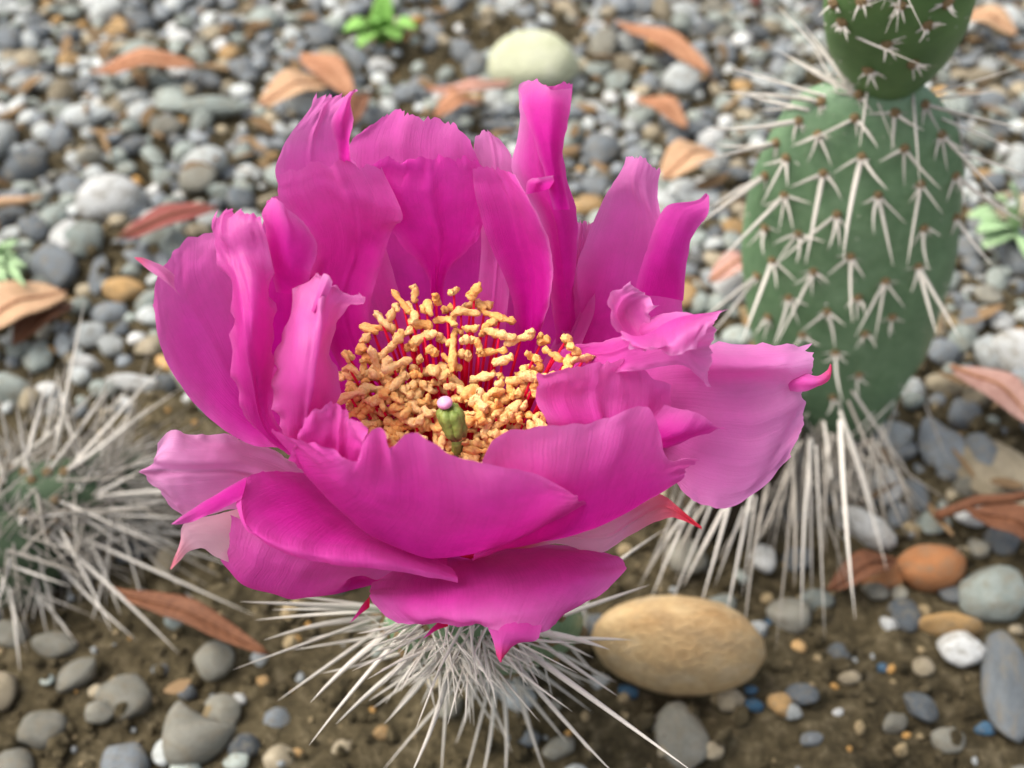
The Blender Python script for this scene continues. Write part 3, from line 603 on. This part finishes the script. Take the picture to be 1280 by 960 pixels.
# -- low clump to the left, nearly hidden under its own spines
LC = G(20, 700)
lc = empty('prickly_pear_cactus', (LC.x, LC.y, 0), 'low prickly pear clump buried under a thatch of long grey spines', 'cactus')
bvs = []; pads = []
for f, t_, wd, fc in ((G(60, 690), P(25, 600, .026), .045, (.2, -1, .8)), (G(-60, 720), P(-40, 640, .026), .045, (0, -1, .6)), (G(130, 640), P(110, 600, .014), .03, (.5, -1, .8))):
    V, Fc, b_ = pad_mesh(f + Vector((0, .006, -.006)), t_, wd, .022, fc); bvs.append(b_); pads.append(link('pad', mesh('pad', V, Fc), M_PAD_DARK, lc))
TL = [((94,561),(228,484)),((0,555),(125,484)),((53,461),(106,375)),((90,561),(172,549)),((69,624),(190,678)),((88,666),(318,769)),((0,605),(78,642)),((59,663),(224,817)),((19,700),(124,842)),((53,707),(95,856)),
      ((23,744),(5,940)),((0,722),(52,756)),((67,832),(105,886)),((19,660),(38,702)),((40,600),(20,500)),((60,590),(150,470)),((80,640),(280,650)),((90,600),(230,600)),((70,650),(140,790)),((40,680),(60,800)),((10,690),(25,840)),
      ((100,610),(215,560)),((80,590),(190,505)),((30,590),(60,470)),((110,620),(250,700)),((120,650),(330,720)),((60,690),(170,800)),((30,640),(-10,780)),((100,580),(260,540)),((15,580),(-5,480))]
for a, b in TL:
    p, n = hit(bvs[0] if a[0] < 90 else bvs[2], *a); areole(p, .0012, pads[0])
    spine(p, tip_on_ray(p, b[0], b[1], random.uniform(.05, .4)), random.uniform(.00042, .0006), pads[0])
for i in range(230):
    k = random.choice((0, 0, 2, 2, 1)); a = (random.uniform(-30, 150), random.uniform(560, 720)); p, n = hit(bvs[k], *a)
    an = random.uniform(-1.9, 2.1); l = random.uniform(80, 230) * (1 if a[0] > 30 else .8)
    spine(p, tip_on_ray(p, a[0] + math.cos(an) * l, a[1] + math.sin(an) * l * .8, random.uniform(-.25, .3)), random.uniform(.0003, .00052), pads[k], M_SPINE_DRY if random.random() < .6 else M_SPINE)

def thatch(n, gen, parent, mat, label):
    """fine spines too many to count, as one mesh"""
    V, Fc = [], []
    for _ in range(n):
        a, b, r = gen(); v, f = tube([a, Vector(a).lerp(b, .5), b], [r, r * .8, r * .1], 4, cap=False); o = len(V); V += v; Fc += [tuple(k + o for k in q) for q in f]
    o = link('fine_spines', mesh('fine_spines', V, Fc), mat, parent); tag(o, label, kind='stuff')
def gen_left():
    k = random.choice((0, 0, 2, 1)); a = (random.uniform(-40, 160), random.uniform(555, 740)); p, n = hit(bvs[k], *a); an = random.uniform(-2.2, 2.4); l = random.uniform(50, 170)
    return p, tip_on_ray(p, a[0] + math.cos(an) * l, a[1] + math.sin(an) * l * .8, random.uniform(-.15, .35)), random.uniform(.00018, .00034)
thatch(330, gen_left, lc, M_SPINE_DRY, 'fine grey spines matted over the low clump')
def gen_mid():
    a = (585 + random.gauss(0, 50), 805 + random.gauss(0, 26)); p, n = hit(bvo if random.random() < .5 else bv, *a); an = random.gauss(1.57, 1.0); l = random.uniform(18, 70)
    return p, tip_on_ray(p, a[0] + math.cos(an) * l, a[1] + math.sin(an) * l, random.uniform(.1, .7)), random.uniform(.00012, .00026)
def gen_right():
    a = (random.gauss(1040, 38), random.gauss(548, 22)); p = P(a[0], a[1], random.uniform(.004, .022)); an = random.gauss(1.55, .5); l = random.uniform(40, 150)
    return p, tip_on_ray(p, a[0] + math.cos(an) * l, a[1] + math.sin(an) * l, random.uniform(-.25, .1)), random.uniform(.0002, .0004)
thatch(150, gen_right, rc, M_SPINE_DRY, 'dry brown spines matted round the foot of the upright joints')
thatch(110, gen_mid, cactus, M_SPINE, 'fine white spines crowding the joint under the flower')

def gen_back(me, ctr):
    vs = me.data.vertices
    def g():
        while True:
            v = random.choice(vs)
            if v.normal.y > -.2 and v.co.z > .012: break
        d = (v.normal + Vector((random.gauss(0, .45), random.gauss(0, .45), random.gauss(-.15, .45)))).normalized()
        return v.co.copy(), v.co + d * random.uniform(.008, .026), random.uniform(.0002, .0004)
    return g
for o_, par in ((pad, cactus), (rp, rc), (rp2, rc)):
    o_.data.update(); thatch(90, gen_back(o_, None), par, M_SPINE, 'white spines on the far side of the joint')

# ------------------------------------------------------------------ stones
def stone_mesh(seed, sub=3, lump=.22, angular=0):
    bm = bmesh.new(); bmesh.ops.create_icosphere(bm, subdivisions=sub, radius=1); s = Vector((seed * 5.3, seed * 1.7, 0))
    rd = random.Random(seed * 13 + 1)
    pl = [(Vector((rd.gauss(0, 1), rd.gauss(0, 1), rd.gauss(0, 1))).normalized(), rd.uniform(.68, .92)) for _ in range(5 + angular)] if lump > .15 else []
    for v in bm.verts:
        c = v.co.copy(); c += noise.noise_vector(c * .9 + s) * lump + noise.noise_vector(c * 2.2 + s) * lump * .3
        for n, d in pl:
            e = c.dot(n) - d
            if e > 0: c -= n * e * .75
        v.co = c
    me = bpy.data.meshes.new('pebble'); bm.to_mesh(me); bm.free(); me.polygons.foreach_set('use_smooth', [True] * len(me.polygons)); return me
SM = [stone_mesh(k, lump=.26) for k in range(9)] + [stone_mesh(20 + k, angular=6) for k in range(6)] + [stone_mesh(40, lump=.10), stone_mesh(47, lump=.14), stone_mesh(52, lump=.12)]
for v in SM[17].vertices: v.co.y += .95 * v.co.x ** 2 - .35; v.co.z *= .95
placed = []                                                # x, y, r of what already lies there
def lay(px, py, wpx, hpx, rot, col, label=None, group=None, mi=None, name='pebble', sink=.25, flat=.72):
    """a stone seen at that pixel, that wide and high in the picture, lying on the soil"""
    p = G(px, py); dep = to_px(p)[2]; a = wpx / 2 / FPX * dep
    if name == 'pebble': sink += .25
    c = a * flat
    # seen height of an ellipsoid at this pitch: sqrt((b sin)^2 + (c cos)^2)
    an = math.atan2(-(p - CAMV).z, p.y); hs = hpx / 2 / FPX * dep
    c = min(c, hs * .85 / max(math.cos(an), .3)); b = math.sqrt(max(hs * hs - (c * math.cos(an)) ** 2, (hs * .4) ** 2)) / math.sin(an)
    z = c * (1 - sink * 1.2)
    q = G(px, py + hpx * .15)
    M = Matrix.Translation((p.x, q.y - z * .5, p.z + z * .8)) @ Matrix.Rotation(math.radians(rot), 4, 'Z') @ Matrix.Diagonal((a, b, c, 1))
    o = link(name, SM[mi if mi is not None else random.randrange(15)], STONE[col], None, M, shared=True)
    tag(o, label, 'stone' if name == 'stone' else 'pebble', group); placed.append((p.x, p.y, max(a, b))); return o
def key(px, py, wp, hp, rot, col, label, **k): return lay(px, py, wp, hp, rot, col, label, name='stone', **k)
key(836, 796, 214, 118, -6, 'big tan', 'large smooth tan oval stone lying on the bare soil', mi=15, sink=.1)
key(1157, 697, 88, 60, 5, 'orange', 'smooth orange-brown stone at the tips of the hanging spines', mi=16)
key(1100, 705, 60, 46, 20, 'orange', 'darker rusty stone tucked behind the orange stone')
key(1235, 722, 88, 78, 35, 'grey-green', 'grey-green lumpy stone just past the orange stone', mi=5)
key(1182, 778, 84, 36, -8, 'ochre', 'ochre flat stone touching a small white stone')
key(1195, 805, 62, 46, -20, 'white', 'small angular white stone lying against the ochre one', mi=10)
key(1246, 835, 62, 140, -12, 'blue-grey', 'long blue-grey stone with a pale streak standing along the soil', mi=11)
key(1072, 650, 86, 46, -35, 'white', 'elongated white stone under the spine skirt', mi=3)
key(250, 910, 88, 66, -25, 'grey-brown', 'smooth grey bean-shaped stone on the brown soil', mi=17)
key(280, 878, 48, 50, 10, 'grey-brown', 'round grey stone touching the bean-shaped one', mi=6)
key(272, 819, 54, 50, 30, 'grey-brown', 'greyish round stone beside the end of the rusty leaf')
key(162, 862, 66, 56, 0, 'grey-brown', 'buff stone half sunk in soil below the grey spines')
key(165, 946, 62, 70, 15, 'blue-grey', 'smooth blue-grey stone cut off by the picture edge below the bean-shaped stone')
key(210, 940, 28, 34, 0, 'pale grey', 'little pale stone between the blue-grey and the bean-shaped stones')
key(346, 888, 36, 34, 0, 'blue-grey', 'small grey-blue stone at a spine tip on the soil')
key(846, 908, 66, 78, 10, 'grey-brown', 'pale brownish stone just in front of the large tan oval stone', mi=7)
key(712, 770, 50, 60, 0, 'grey-brown', 'grey stone half hidden by petals beside the large tan oval stone')
key(668, 84, 118, 78, 0, 'lichen', 'pale yellow-green lichen-covered round stone behind the tall petal', mi=9)
key(272, 140, 96, 26, 3, 'grey-green', 'long grey-green finger-shaped stone near the tan fallen leaf', mi=8)
key(12, 182, 46, 56, 0, 'pale grey', 'pale grey stone among blue-grey pebbles by the picture edge')
key(150, 245, 90, 62, 20, 'white', 'largest white stone above the dark red leaf', mi=9)
key(92, 300, 40, 40, 0, 'white', 'white stone below the pale moss-free gravel by the red leaf')
key(170, 475, 86, 26, -8, 'white', 'narrow whitish stone by the long loose spine')
key(110, 450, 42, 24, 0, 'white', 'small whitish stone on soil beyond the grey spines')
key(20, 485, 70, 46, 0, 'grey-green', 'flat grey-green stone behind the thatch of grey spines')
key(745, 34, 34, 30, 0, 'white', 'small white pebble beside bare soil at the back')
key(850, 105, 56, 44, 0, 'pale grey', 'cream-coloured rounded stone near the long brown leaf')
key(1175, 550, 60, 78, 15, 'blue-grey', 'slate-blue oval stone standing among pale ones')
key(1220, 565, 42, 56, 0, 'blue-grey', 'blue-grey rounded stone next to the slate-blue oval one')
key(1103, 598, 44, 52, -15, 'white', 'bright white stone below the upright cactus')
key(1140, 612, 32, 50, 8, 'dark slate', 'dark slate upright pebble beside the bright white stone')
key(1175, 482, 50, 34, -8, 'tan', 'brownish grey stone above the slate-blue oval stone')
key(1100, 540, 76, 50, 10, 'pale grey', 'pale lumpy stone beside the foot of the upright cactus')
key(265, 203, 58, 44, 0, 'pale grey', 'rounded pale grey stone beyond the left petals')
key(78, 330, 52, 60, 20, 'blue-grey', 'large blue-grey stone beside the feathery green weed')
key(110, 298, 60, 52, -10, 'grey-green', 'grey-green stone between dark and white stones near the red leaf')
key(128, 335, 26, 52, 5, 'blue-grey', 'narrow bluish stone standing on end near the red leaf')
key(162, 362, 50, 34, 0, 'ochre', 'yellowish stone at the gravel margin below the red leaf')
key(1240, 580, 96, 110, 20, 'tan', 'broad flat brownish stone under the bluish stones', flat=.3, sink=.5)
for px, py, s in ((785,866,28),(935,872,18),(940,888,26),(1102,834,18),(1228,912,26),(960,775,14),(490,905,0),(360,828,0)):
    if s: lay(px, py, s, s * .7, 0, 'blue', 'tiny deep blue stone chip on the soil', 'blue stone chips on the soil')
for px, py, wp, col in ((1107,783,24,'white'),(1043,898,16,'white'),(1044,560,20,'pale grey'),(984,900,26,'pale grey'),(1115,905,36,'grey-brown'),(1178,925,44,'grey-brown'),(970,890,34,'ochre'),(910,876,40,'tan'),(1048,812,34,'dark slate'),(1150,835,30,'tan'),(1020,745,44,'grey-green'),(1060,850,30,'tan'),
                        (200,830,22,'blue-grey'),(235,860,26,'dark slate'),(300,870,18,'white'),(330,850,18,'ochre'),(325,820,22,'pale grey'),(372,940,20,'ochre'),(430,930,30,'tan'),(350,945,44,'tan'),(310,935,40,'dark slate'),(60,905,60,'grey-brown'),(130,890,40,'grey-brown'),(20,950,50,'grey-brown'),(480,920,22,'ochre'),(700,935,44,'grey-brown'),(750,850,28,'pale grey'),(1010,930,30,'blue-grey'),(890,940,30,'tan')):
    lay(px, py, wp, wp * random.uniform(.65, .9), random.uniform(-40, 40), col, f'{col} pebble scattered on the open brown soil', f'{col} pebbles on the open soil')

# general gravel: sizes and colours by chance, thinner on the bare soil
LEAFZ = []
def density(px, py):
    if py < 330: d = 1.0
    else: d = 0.0
    if px < 420 and 330 <= py < 520: d = .55 if px > -60 else .9
    if px > 830 and 330 <= py < 650: d = 1.0
    if px > 1080 and 650 <= py < 780: d = .55
    if py >= 780 or (py >= 650 and px <= 1080): d = .055
    if 450 < px < 720 and 10 < py < 110: d = .22
    if 230 < px < 440 and py < 20: d = .4
    return d
CLS = ['blue-grey', 'dark slate', 'grey-green', 'pale grey', 'white', 'tan', 'ochre', 'grey-brown']
WTS = [.27, .12, .25, .17, .04, .10, .03, .06]
cand = []
pl = np.array([p for p in placed])
grid = {}
def near(x, y, r, k):
    cx, cy = int(x / .012), int(y / .012)
    for i in range(cx - 2, cx + 3):
        for j in range(cy - 2, cy + 3):
            for (a, b, q) in grid.get((i, j), ()):
                if (x - a) ** 2 + (y - b) ** 2 < ((r + q) * k) ** 2: return True
    return False
def put(x, y, r): grid.setdefault((int(x / .012), int(y / .012)), []).append((x, y, r))
for x, y, r in placed: put(x, y, min(r, .012))
for rmin, rmax, n, k in ((.0056, .0078, 620, .74), (.0040, .0054, 6000, .70), (.0027, .0040, 22000, .70), (.0015, .0027, 38000, .78)):
    for _ in range(n):
        y = random.uniform(.10, .74); x = random.uniform(-.46, .46); px, py, dep = to_px((x, y, 0))
        if not (-420 < px < 1700 and -190 < py < 1010): continue
        if rmax < .004 and not (-80 < px < 1360 and -70 < py < 1010): continue
        if random.random() > density(px, py): continue
        r = random.uniform(rmin, rmax)
        if near(x, y, r, k): continue
        put(x, y, r); cand.append((x, y, r, px, py, dep))
fl = Vector((FB.x, FB.y)); vis = []
def covered(px, py): return inside([(190,370),(250,290),(345,210),(400,110),(440,110),(500,135),(590,165),(640,100),(715,100),(725,270),(790,195),(885,245),(850,340),(860,390),(1015,430),(1000,560),(915,635),(785,680),(780,720),(650,800),(500,780),(380,745),(230,680),(195,560),(300,545),(210,460)], px, py)
inview = [c for c in cand if 0 <= c[3] <= 1280 and 0 <= c[4] <= 960 and not covered(c[3], c[4])]
inview.sort(key=lambda c: -c[2] / c[5])
single = set(map(id, inview[:300]))
sv, sf, smi = [], [], []
def low_stone(seed):
    bm = bmesh.new(); bmesh.ops.create_icosphere(bm, subdivisions=2, radius=1); s = Vector((seed * 3.3, 9, 0))
    for v in bm.verts: v.co += noise.noise_vector(v.co * .9 + s) * .28
    bm.verts.ensure_lookup_table(); r = ([v.co.copy() for v in bm.verts], [tuple(v.index for v in f.verts) for f in bm.faces]); bm.free(); return r
LOW = [low_stone(k) for k in range(8)]
MARKS = [(185,86,'long orange-brown leaf'),(370,118,'broad tan leaf'),(212,280,'dark red leaf'),(832,62,'long slanting brown leaf'),(590,120,'thin curved pinkish leaf'),(860,205,'short orange-tan leaf'),(1240,495,'smooth pink leaf'),
  (480,40,'bright green seedling'),(1260,280,'pale green seedling'),(665,85,'lichen-covered stone'),(150,245,'largest white stone'),(1157,697,'orange-brown stone'),(40,392,'large tan leaf'),(1115,110,'joint of the two cactus pads'),(1050,545,'foot of the upright cactus'),
  (272,140,'finger-shaped stone'),(836,806,'large tan oval stone'),(280,890,'bean-shaped stone'),(30,255,'dry stalk'),(1175,550,'slate-blue oval stone'),(1235,35,'tan leaf scrap'),(170,475,'narrow whitish stone')]
def WHERE(px, py): return 'near the ' + min(MARKS, key=lambda m: (m[0] - px) ** 2 + ((m[1] - py) * 1.3) ** 2)[2]
for c in cand:
    x, y, r, px, py, dep = c
    col = random.choices(CLS, WTS if py < 700 else [.12, .14, .12, .06, .03, .14, .05, .34])[0]; sz = Vector((r * random.uniform(.95, 1.3), r * random.uniform(.75, 1.0), r * random.uniform(.5, .75)))
    M = Matrix.Translation((x, y, gz(x, y) + sz.z * random.uniform(.25, .8))) @ Euler((random.gauss(0, .25), random.gauss(0, .25), random.uniform(0, 6.28))).to_matrix().to_4x4() @ Matrix.Diagonal((*sz, 1))
    if id(c) in single:
        o = link('pebble', random.choice(SM[:15]), STONE[col], None, M, shared=True)
        wh = WHERE(px, py); sn = 'large' if r > .0055 else 'middling' if r > .0046 else 'small'; fl_ = 'flat' if sz.z < r * .6 else 'rounded'
        tag(o, f'{sn} {fl_} {col} pebble in the gravel {wh}', 'pebble', f'{sn} {fl_} {col} pebbles {wh}')
    else:
        vs, fs = random.choice(LOW); o0 = len(sv); sv += [M @ v for v in vs]; sf += [tuple(i + o0 for i in f) for f in fs]; smi += [CLS.index(col)] * len(fs)
me = mesh('gravel', sv, sf); 
gm = []
def gravel_mat(col):
    s = STONE[col]; m = s.copy(); m.name = 'gravel_' + col.replace('-', '_').replace(' ', '_'); nt = m.node_tree
    geo = nd(nt, 'ShaderNodeNewGeometry')
    for l in list(nt.links):
        if l.from_node.type == 'OBJECT_INFO': nt.links.new(geo.outputs['Random Per Island'], l.to_socket)
    for n in nt.nodes:
        if n.type == 'VECT_MATH': n.inputs[1].default_value = (200, 200, 200)
        if n.type == 'BUMP': n.inputs['Distance'].default_value = .0005
    return m
gr = link('gravel', me, [gravel_mat(c) for c in CLS]); me.polygons.foreach_set('material_index', smi)
tag(gr, 'small grey and tan gravel filling the gaps between the pebbles', 'gravel', kind='stuff')
# soil crumbs
bm = bmesh.new(); bmesh.ops.create_icosphere(bm, subdivisions=1, radius=1); bm.verts.ensure_lookup_table()
iv = [v.co.copy() for v in bm.verts]; jf = [tuple(v.index for v in f.verts) for f in bm.faces]; bm.free()
sv, sf, smi = [], [], []
for _ in range(30000):
    y = random.uniform(.09, .60); x = random.uniform(-.28, .28); px, py, dep = to_px((x, y, 0))
    if not (-30 < px < 1310 and -30 < py < 990): continue
    cl = noise.noise(Vector((x * 40, y * 40, 7)))
    if random.random() > .45 + cl: continue
    r = abs(random.gauss(.0005, .0008)) + .0004 if random.random() < .86 else random.uniform(.0014, .0034)
    o0 = len(sv); e = Euler((random.uniform(0, 6), random.uniform(0, 6), random.uniform(0, 6))).to_matrix()
    z = gz(x, y) + r * .4; sd_ = Vector((x * 999, y * 999, 0))
    sv += [e @ Vector((v.x * r, v.y * r * .8, v.z * r * .7)) * (1 + .4 * noise.noise(v * 2 + sd_)) + Vector((x, y, z)) for v in iv]
    sf += [tuple(i + o0 for i in f) for f in jf]; smi += [random.choices((0, 1, 2, 3), (.62, .20, .10, .08) if r < .0014 else (.90, .06, .03, .01))[0]] * len(jf)
me = mesh('soil_crumbs', sv, sf, False)
cr = link('soil_crumbs', me, [M_SOIL, simple('crumb_tan', (.24, .18, .095), .9), simple('crumb_grey', (.25, .26, .25), .8), simple('crumb_ochre', (.36, .20, .06), .9)]); me.polygons.foreach_set('material_index', smi)
tag(cr, 'loose brown soil crumbs and grit on the bare ground', 'soil', kind='stuff')

sv, sf = [], []
for _ in range(900):
    y = random.uniform(.14, .60); x = random.uniform(-.32, .32); px, py, dep = to_px((x, y, 0))
    if not (-60 < px < 1340 and -40 < py < 960) or random.random() > max(.15, density(px, py)): continue
    L = random.uniform(.002, .007); wd = L * random.uniform(.12, .45); e = Euler((random.gauss(0, .3), random.gauss(0, .3), random.uniform(0, 6.28))).to_matrix()
    c = Vector((x, y, gz(x, y) + random.uniform(.002, .008))); o0 = len(sv); k = random.uniform(-.25, .25)
    for t, wv in ((-1, .25), (-.4, .9), (.3, 1), (1, .2)):
        for sgn in (-1, 1):
            for zz in (0, -.00035): sv.append(c + e @ Vector((t * L, sgn * wv * wd + k * t * t * L, zz - k * t * t * L * .6)))
    for i in range(3):
        a = o0 + i * 4; b = a + 4
        sf += [(a, a+2, b+2, b), (a+1, b+1, b+3, a+3), (a, b, b+1, a+1), (a+2, a+3, b+3, b+2)]
    sf += [(o0, o0+1, o0+3, o0+2), (o0+12, o0+14, o0+15, o0+13)]
o = link('plant_litter', mesh('plant_litter', sv, sf, False), simple('plant_litter', (.10, .06, .03), .9, 60, (.26, .17, .09), spec=.1)); tag(o, 'brown bits of dry bark and leaf among the gravel', 'litter', kind='stuff')
# ------------------------------------------------------------------ fallen leaves and weeds
def leaf_mat(name, c1, c2):
    m, nt, b = newmat('dry_leaf_' + name); n = noise_n(nt, 90, 5, .65); n2 = noise_n(nt, 700, 3)
    r = ramp(nt, n.outputs[0], [(.3, c1), (.7, c2)]); c = mix(nt, .25, r.outputs[0], ramp(nt, n2.outputs[0], [(.4, tuple(x * .5 for x in c1)), (.6, c2)]).outputs[0])
    nt.links.new(c, b.inputs['Base Color']); b.inputs['Roughness'].default_value = .65; b.inputs['Specular IOR Level'].default_value = .2; bump(nt, b, n2.outputs[0], .4, .0006); return m
LM = {'tan': leaf_mat('tan', (.38, .22, .12), (.48, .31, .18)), 'orange': leaf_mat('orange', (.29, .115, .055), (.42, .22, .12)), 'red': leaf_mat('red', (.17, .04, .035), (.28, .085, .065)),
      'pink': leaf_mat('pink', (.36, .18, .135), (.46, .28, .225)), 'rust': leaf_mat('rust', (.10, .038, .018), (.18, .075, .036)), 'green': leaf_mat('green', (.13, .30, .05), (.26, .46, .12)), 'palegreen': leaf_mat('palegreen', (.22, .36, .16), (.36, .48, .27))}
def blade_mesh(pts, wid, fold=.18, nv=9, nu=18, curl=0.0, name='leaf'):
    P_ = resample([Vector(p) for p in pts], nu); V = []
    for i in range(nu):
        t = i / (nu - 1); a = P_[max(i-1, 0)]; b = P_[min(i+1, nu-1)]; d = Vector(b - a).normalized()
        s = d.cross(Vector((0, 0, 1))).normalized(); up = s.cross(d).normalized(); w_ = wid * (math.sin(math.pi * min(1, t * .94 + .05)) ** .75)
        for j in range(nv):
            v = j / (nv - 1) * 2 - 1
            p = Vector(P_[i]) + s * v * w_ + up * (abs(v) * w_ * fold + curl * v * v * w_)
            V.append(p + noise.noise_vector(p * 130) * wid * .10)
    top = len(V); V += [v - Vector((0, 0, .00035)) for v in V]
    Fc = [(i*nv+j, i*nv+j+1, (i+1)*nv+j+1, (i+1)*nv+j) for i in range(nu-1) for j in range(nv-1)]
    Fc += [tuple(top + k for k in f[::-1]) for f in Fc]
    rim = [(i*nv) for i in range(nu)] + [(nu-1)*nv + j for j in range(1, nv)] + [i*nv + nv-1 for i in range(nu-2, -1, -1)] + [j for j in range(nv-2, 0, -1)]
    for k in range(len(rim)): a, b = rim[k], rim[(k+1) % len(rim)]; Fc.append((a, b, b + top, a + top))
    return mesh(name, V, Fc)
def fallen(a, b, wpx, col, label, z=.008, arch=.004, curl=0.0, bend=0.0):
    A, B = P(*a, z + .002), P(*b, z + .002); dep = to_px((A + B) / 2)[2]; s = (B - A).cross(Vector((0, 0, 1))).normalized()
    mid = (A + B) / 2 + Vector((0, 0, arch)) + s * bend * (B - A).length; wid = wpx / FPX * dep * .62
    org = (A + B) / 2; org.z = z
    o = empty('fallen_leaf', org, label, 'leaf')
    pts = [A, (A * .5 + mid * .5) + s * bend * .2 * (B - A).length, mid, (mid * .5 + B * .5) + s * bend * .2 * (B - A).length, B]
    me = blade_mesh([p - org for p in pts], wid, curl=curl); link('blade', me, LM[col], o, Matrix.Translation(org))
    rp_ = resample([p - org + Vector((0, 0, .0005)) for p in [A + (A - mid) * .12] + pts], 14); V, Fc = tube(rp_, list(np.linspace(.0007, .00025, 14)), 6)
    link('midrib', mesh('midrib', V, Fc), LM['rust'] if col in ('red', 'rust') else LM['orange'], o, Matrix.Translation(org))
fallen((122,90),(248,82),34,'orange','long orange-brown leaf lying alone on the blue-grey gravel')
fallen((330,130),(412,105),46,'tan','broad tan leaf overlapping an orange leaf on the gravel')
fallen((380,70),(440,120),36,'orange','orange leaf tucked under the broad tan leaf')
fallen((455,118),(440,158),26,'rust','rusty brown leaf scrap just behind the tip of a petal')
fallen((155,296),(272,258),34,'red','dark red leaf lying on gravel beside the petals', arch=.002)
fallen((-40,420),(84,365),62,'tan','large tan leaf by the feathery green weed')
fallen((20,428),(90,380),40,'rust','rusty leaf edge showing under the large tan leaf', z=.004)
fallen((778,32),(888,92),30,'orange','long brown leaf slanting across gravel behind the tall petals')
fallen((540,112),(640,100),22,'pink','thin curved pinkish leaf below the lichen-covered stone', bend=.25)
fallen((545,145),(600,128),26,'orange','short orange leaf under the thin curved pinkish leaf')
fallen((800,125),(858,160),28,'orange','small brown leaf among pale pebbles behind the petals')
fallen((832,222),(892,188),44,'tan','short rounded orange-tan leaf at the spine tips', z=.010)
fallen((1195,462),(1300,535),44,'pink','smooth pink leaf resting on pebbles beside the upright cactus', z=.012)
fallen((150,740),(335,818),27,'rust','rusty leaf half hidden under the grey spines', z=.006)
fallen((1215,640),(1320,690),40,'rust','dark brown dry leaf above the grey-green stone', z=.008)
fallen((1200,20),(1270,44),40,'tan','tan leaf scrap behind the upper cactus joint')
fallen((1040,735),(1120,700),30,'rust','curled dark brown leaf beside the orange stone', z=.004)
fallen((925,-8),(948,6),16,'red','tiny crimson scrap beside the upper cactus joint', z=.01)
fallen((890,350),(950,330),30,'pink','pinkish leaf scrap beneath the white spines', z=.01)
def weed(base, tips, wpx, col, label, up):
    o_ = G(*base); o = empty('weed', o_, label, 'weed')
    for i, (tx, ty, zz) in enumerate(tips):
        t = P(tx, ty, zz); mid = (o_ + t) / 2 + Vector((0, 0, up)); dep = to_px(t)[2]
        link('leaf', blade_mesh([p - o_ for p in (o_, mid, t)], wpx / FPX * dep * .55, nu=12, nv=7), LM[col], o, Matrix.Translation(o_))
weed((480,62), [(484,-15,.022),(430,38,.012),(520,36,.012),(468,28,.016),(500,50,.01),(448,58,.008)], 30, 'green', 'small bright green seedling on bare soil at the back', .006)
weed((1265,300), [(1262,228,.02),(1210,270,.014),(1300,260,.014),(1230,310,.01),(1290,330,.01),(1245,245,.018),(1222,290,.014)], 34, 'palegreen', 'pale green broad-leaved seedling beside the upright cactus', .006)
weed((5,345), [(random.uniform(-30, 36), random.uniform(285, 365), random.uniform(.004, .018)) for _ in range(46)], 9, 'palegreen', 'feathery pale green weed beside the large tan leaf', .003)
# a loose dry stalk in the gravel
A, B = P(-30, 262, .008), P(52, 246, .010); V, Fc = tube([A, A.lerp(B, .4) + Vector((0, 0, .001)), A.lerp(B, .7), B], [.0014, .0016, .0013, .0008], 8)
link('dry_stalk', mesh('dry_stalk', V, Fc), LM['tan']); tag(bpy.data.objects['dry_stalk'], 'straw-coloured dry stalk lying over the gravel', 'stalk')
A, B = P(1170, 645, .008), P(1300, 615, .012); V, Fc = tube([A, A.lerp(B, .4) + Vector((0, .001, .001)), A.lerp(B, .7), B], [.0012, .0014, .0013, .0010], 8)
o = link('twig', mesh('twig', V, Fc), LM['rust']); tag(o, 'thin brown twig lying behind the orange stone', 'twig')
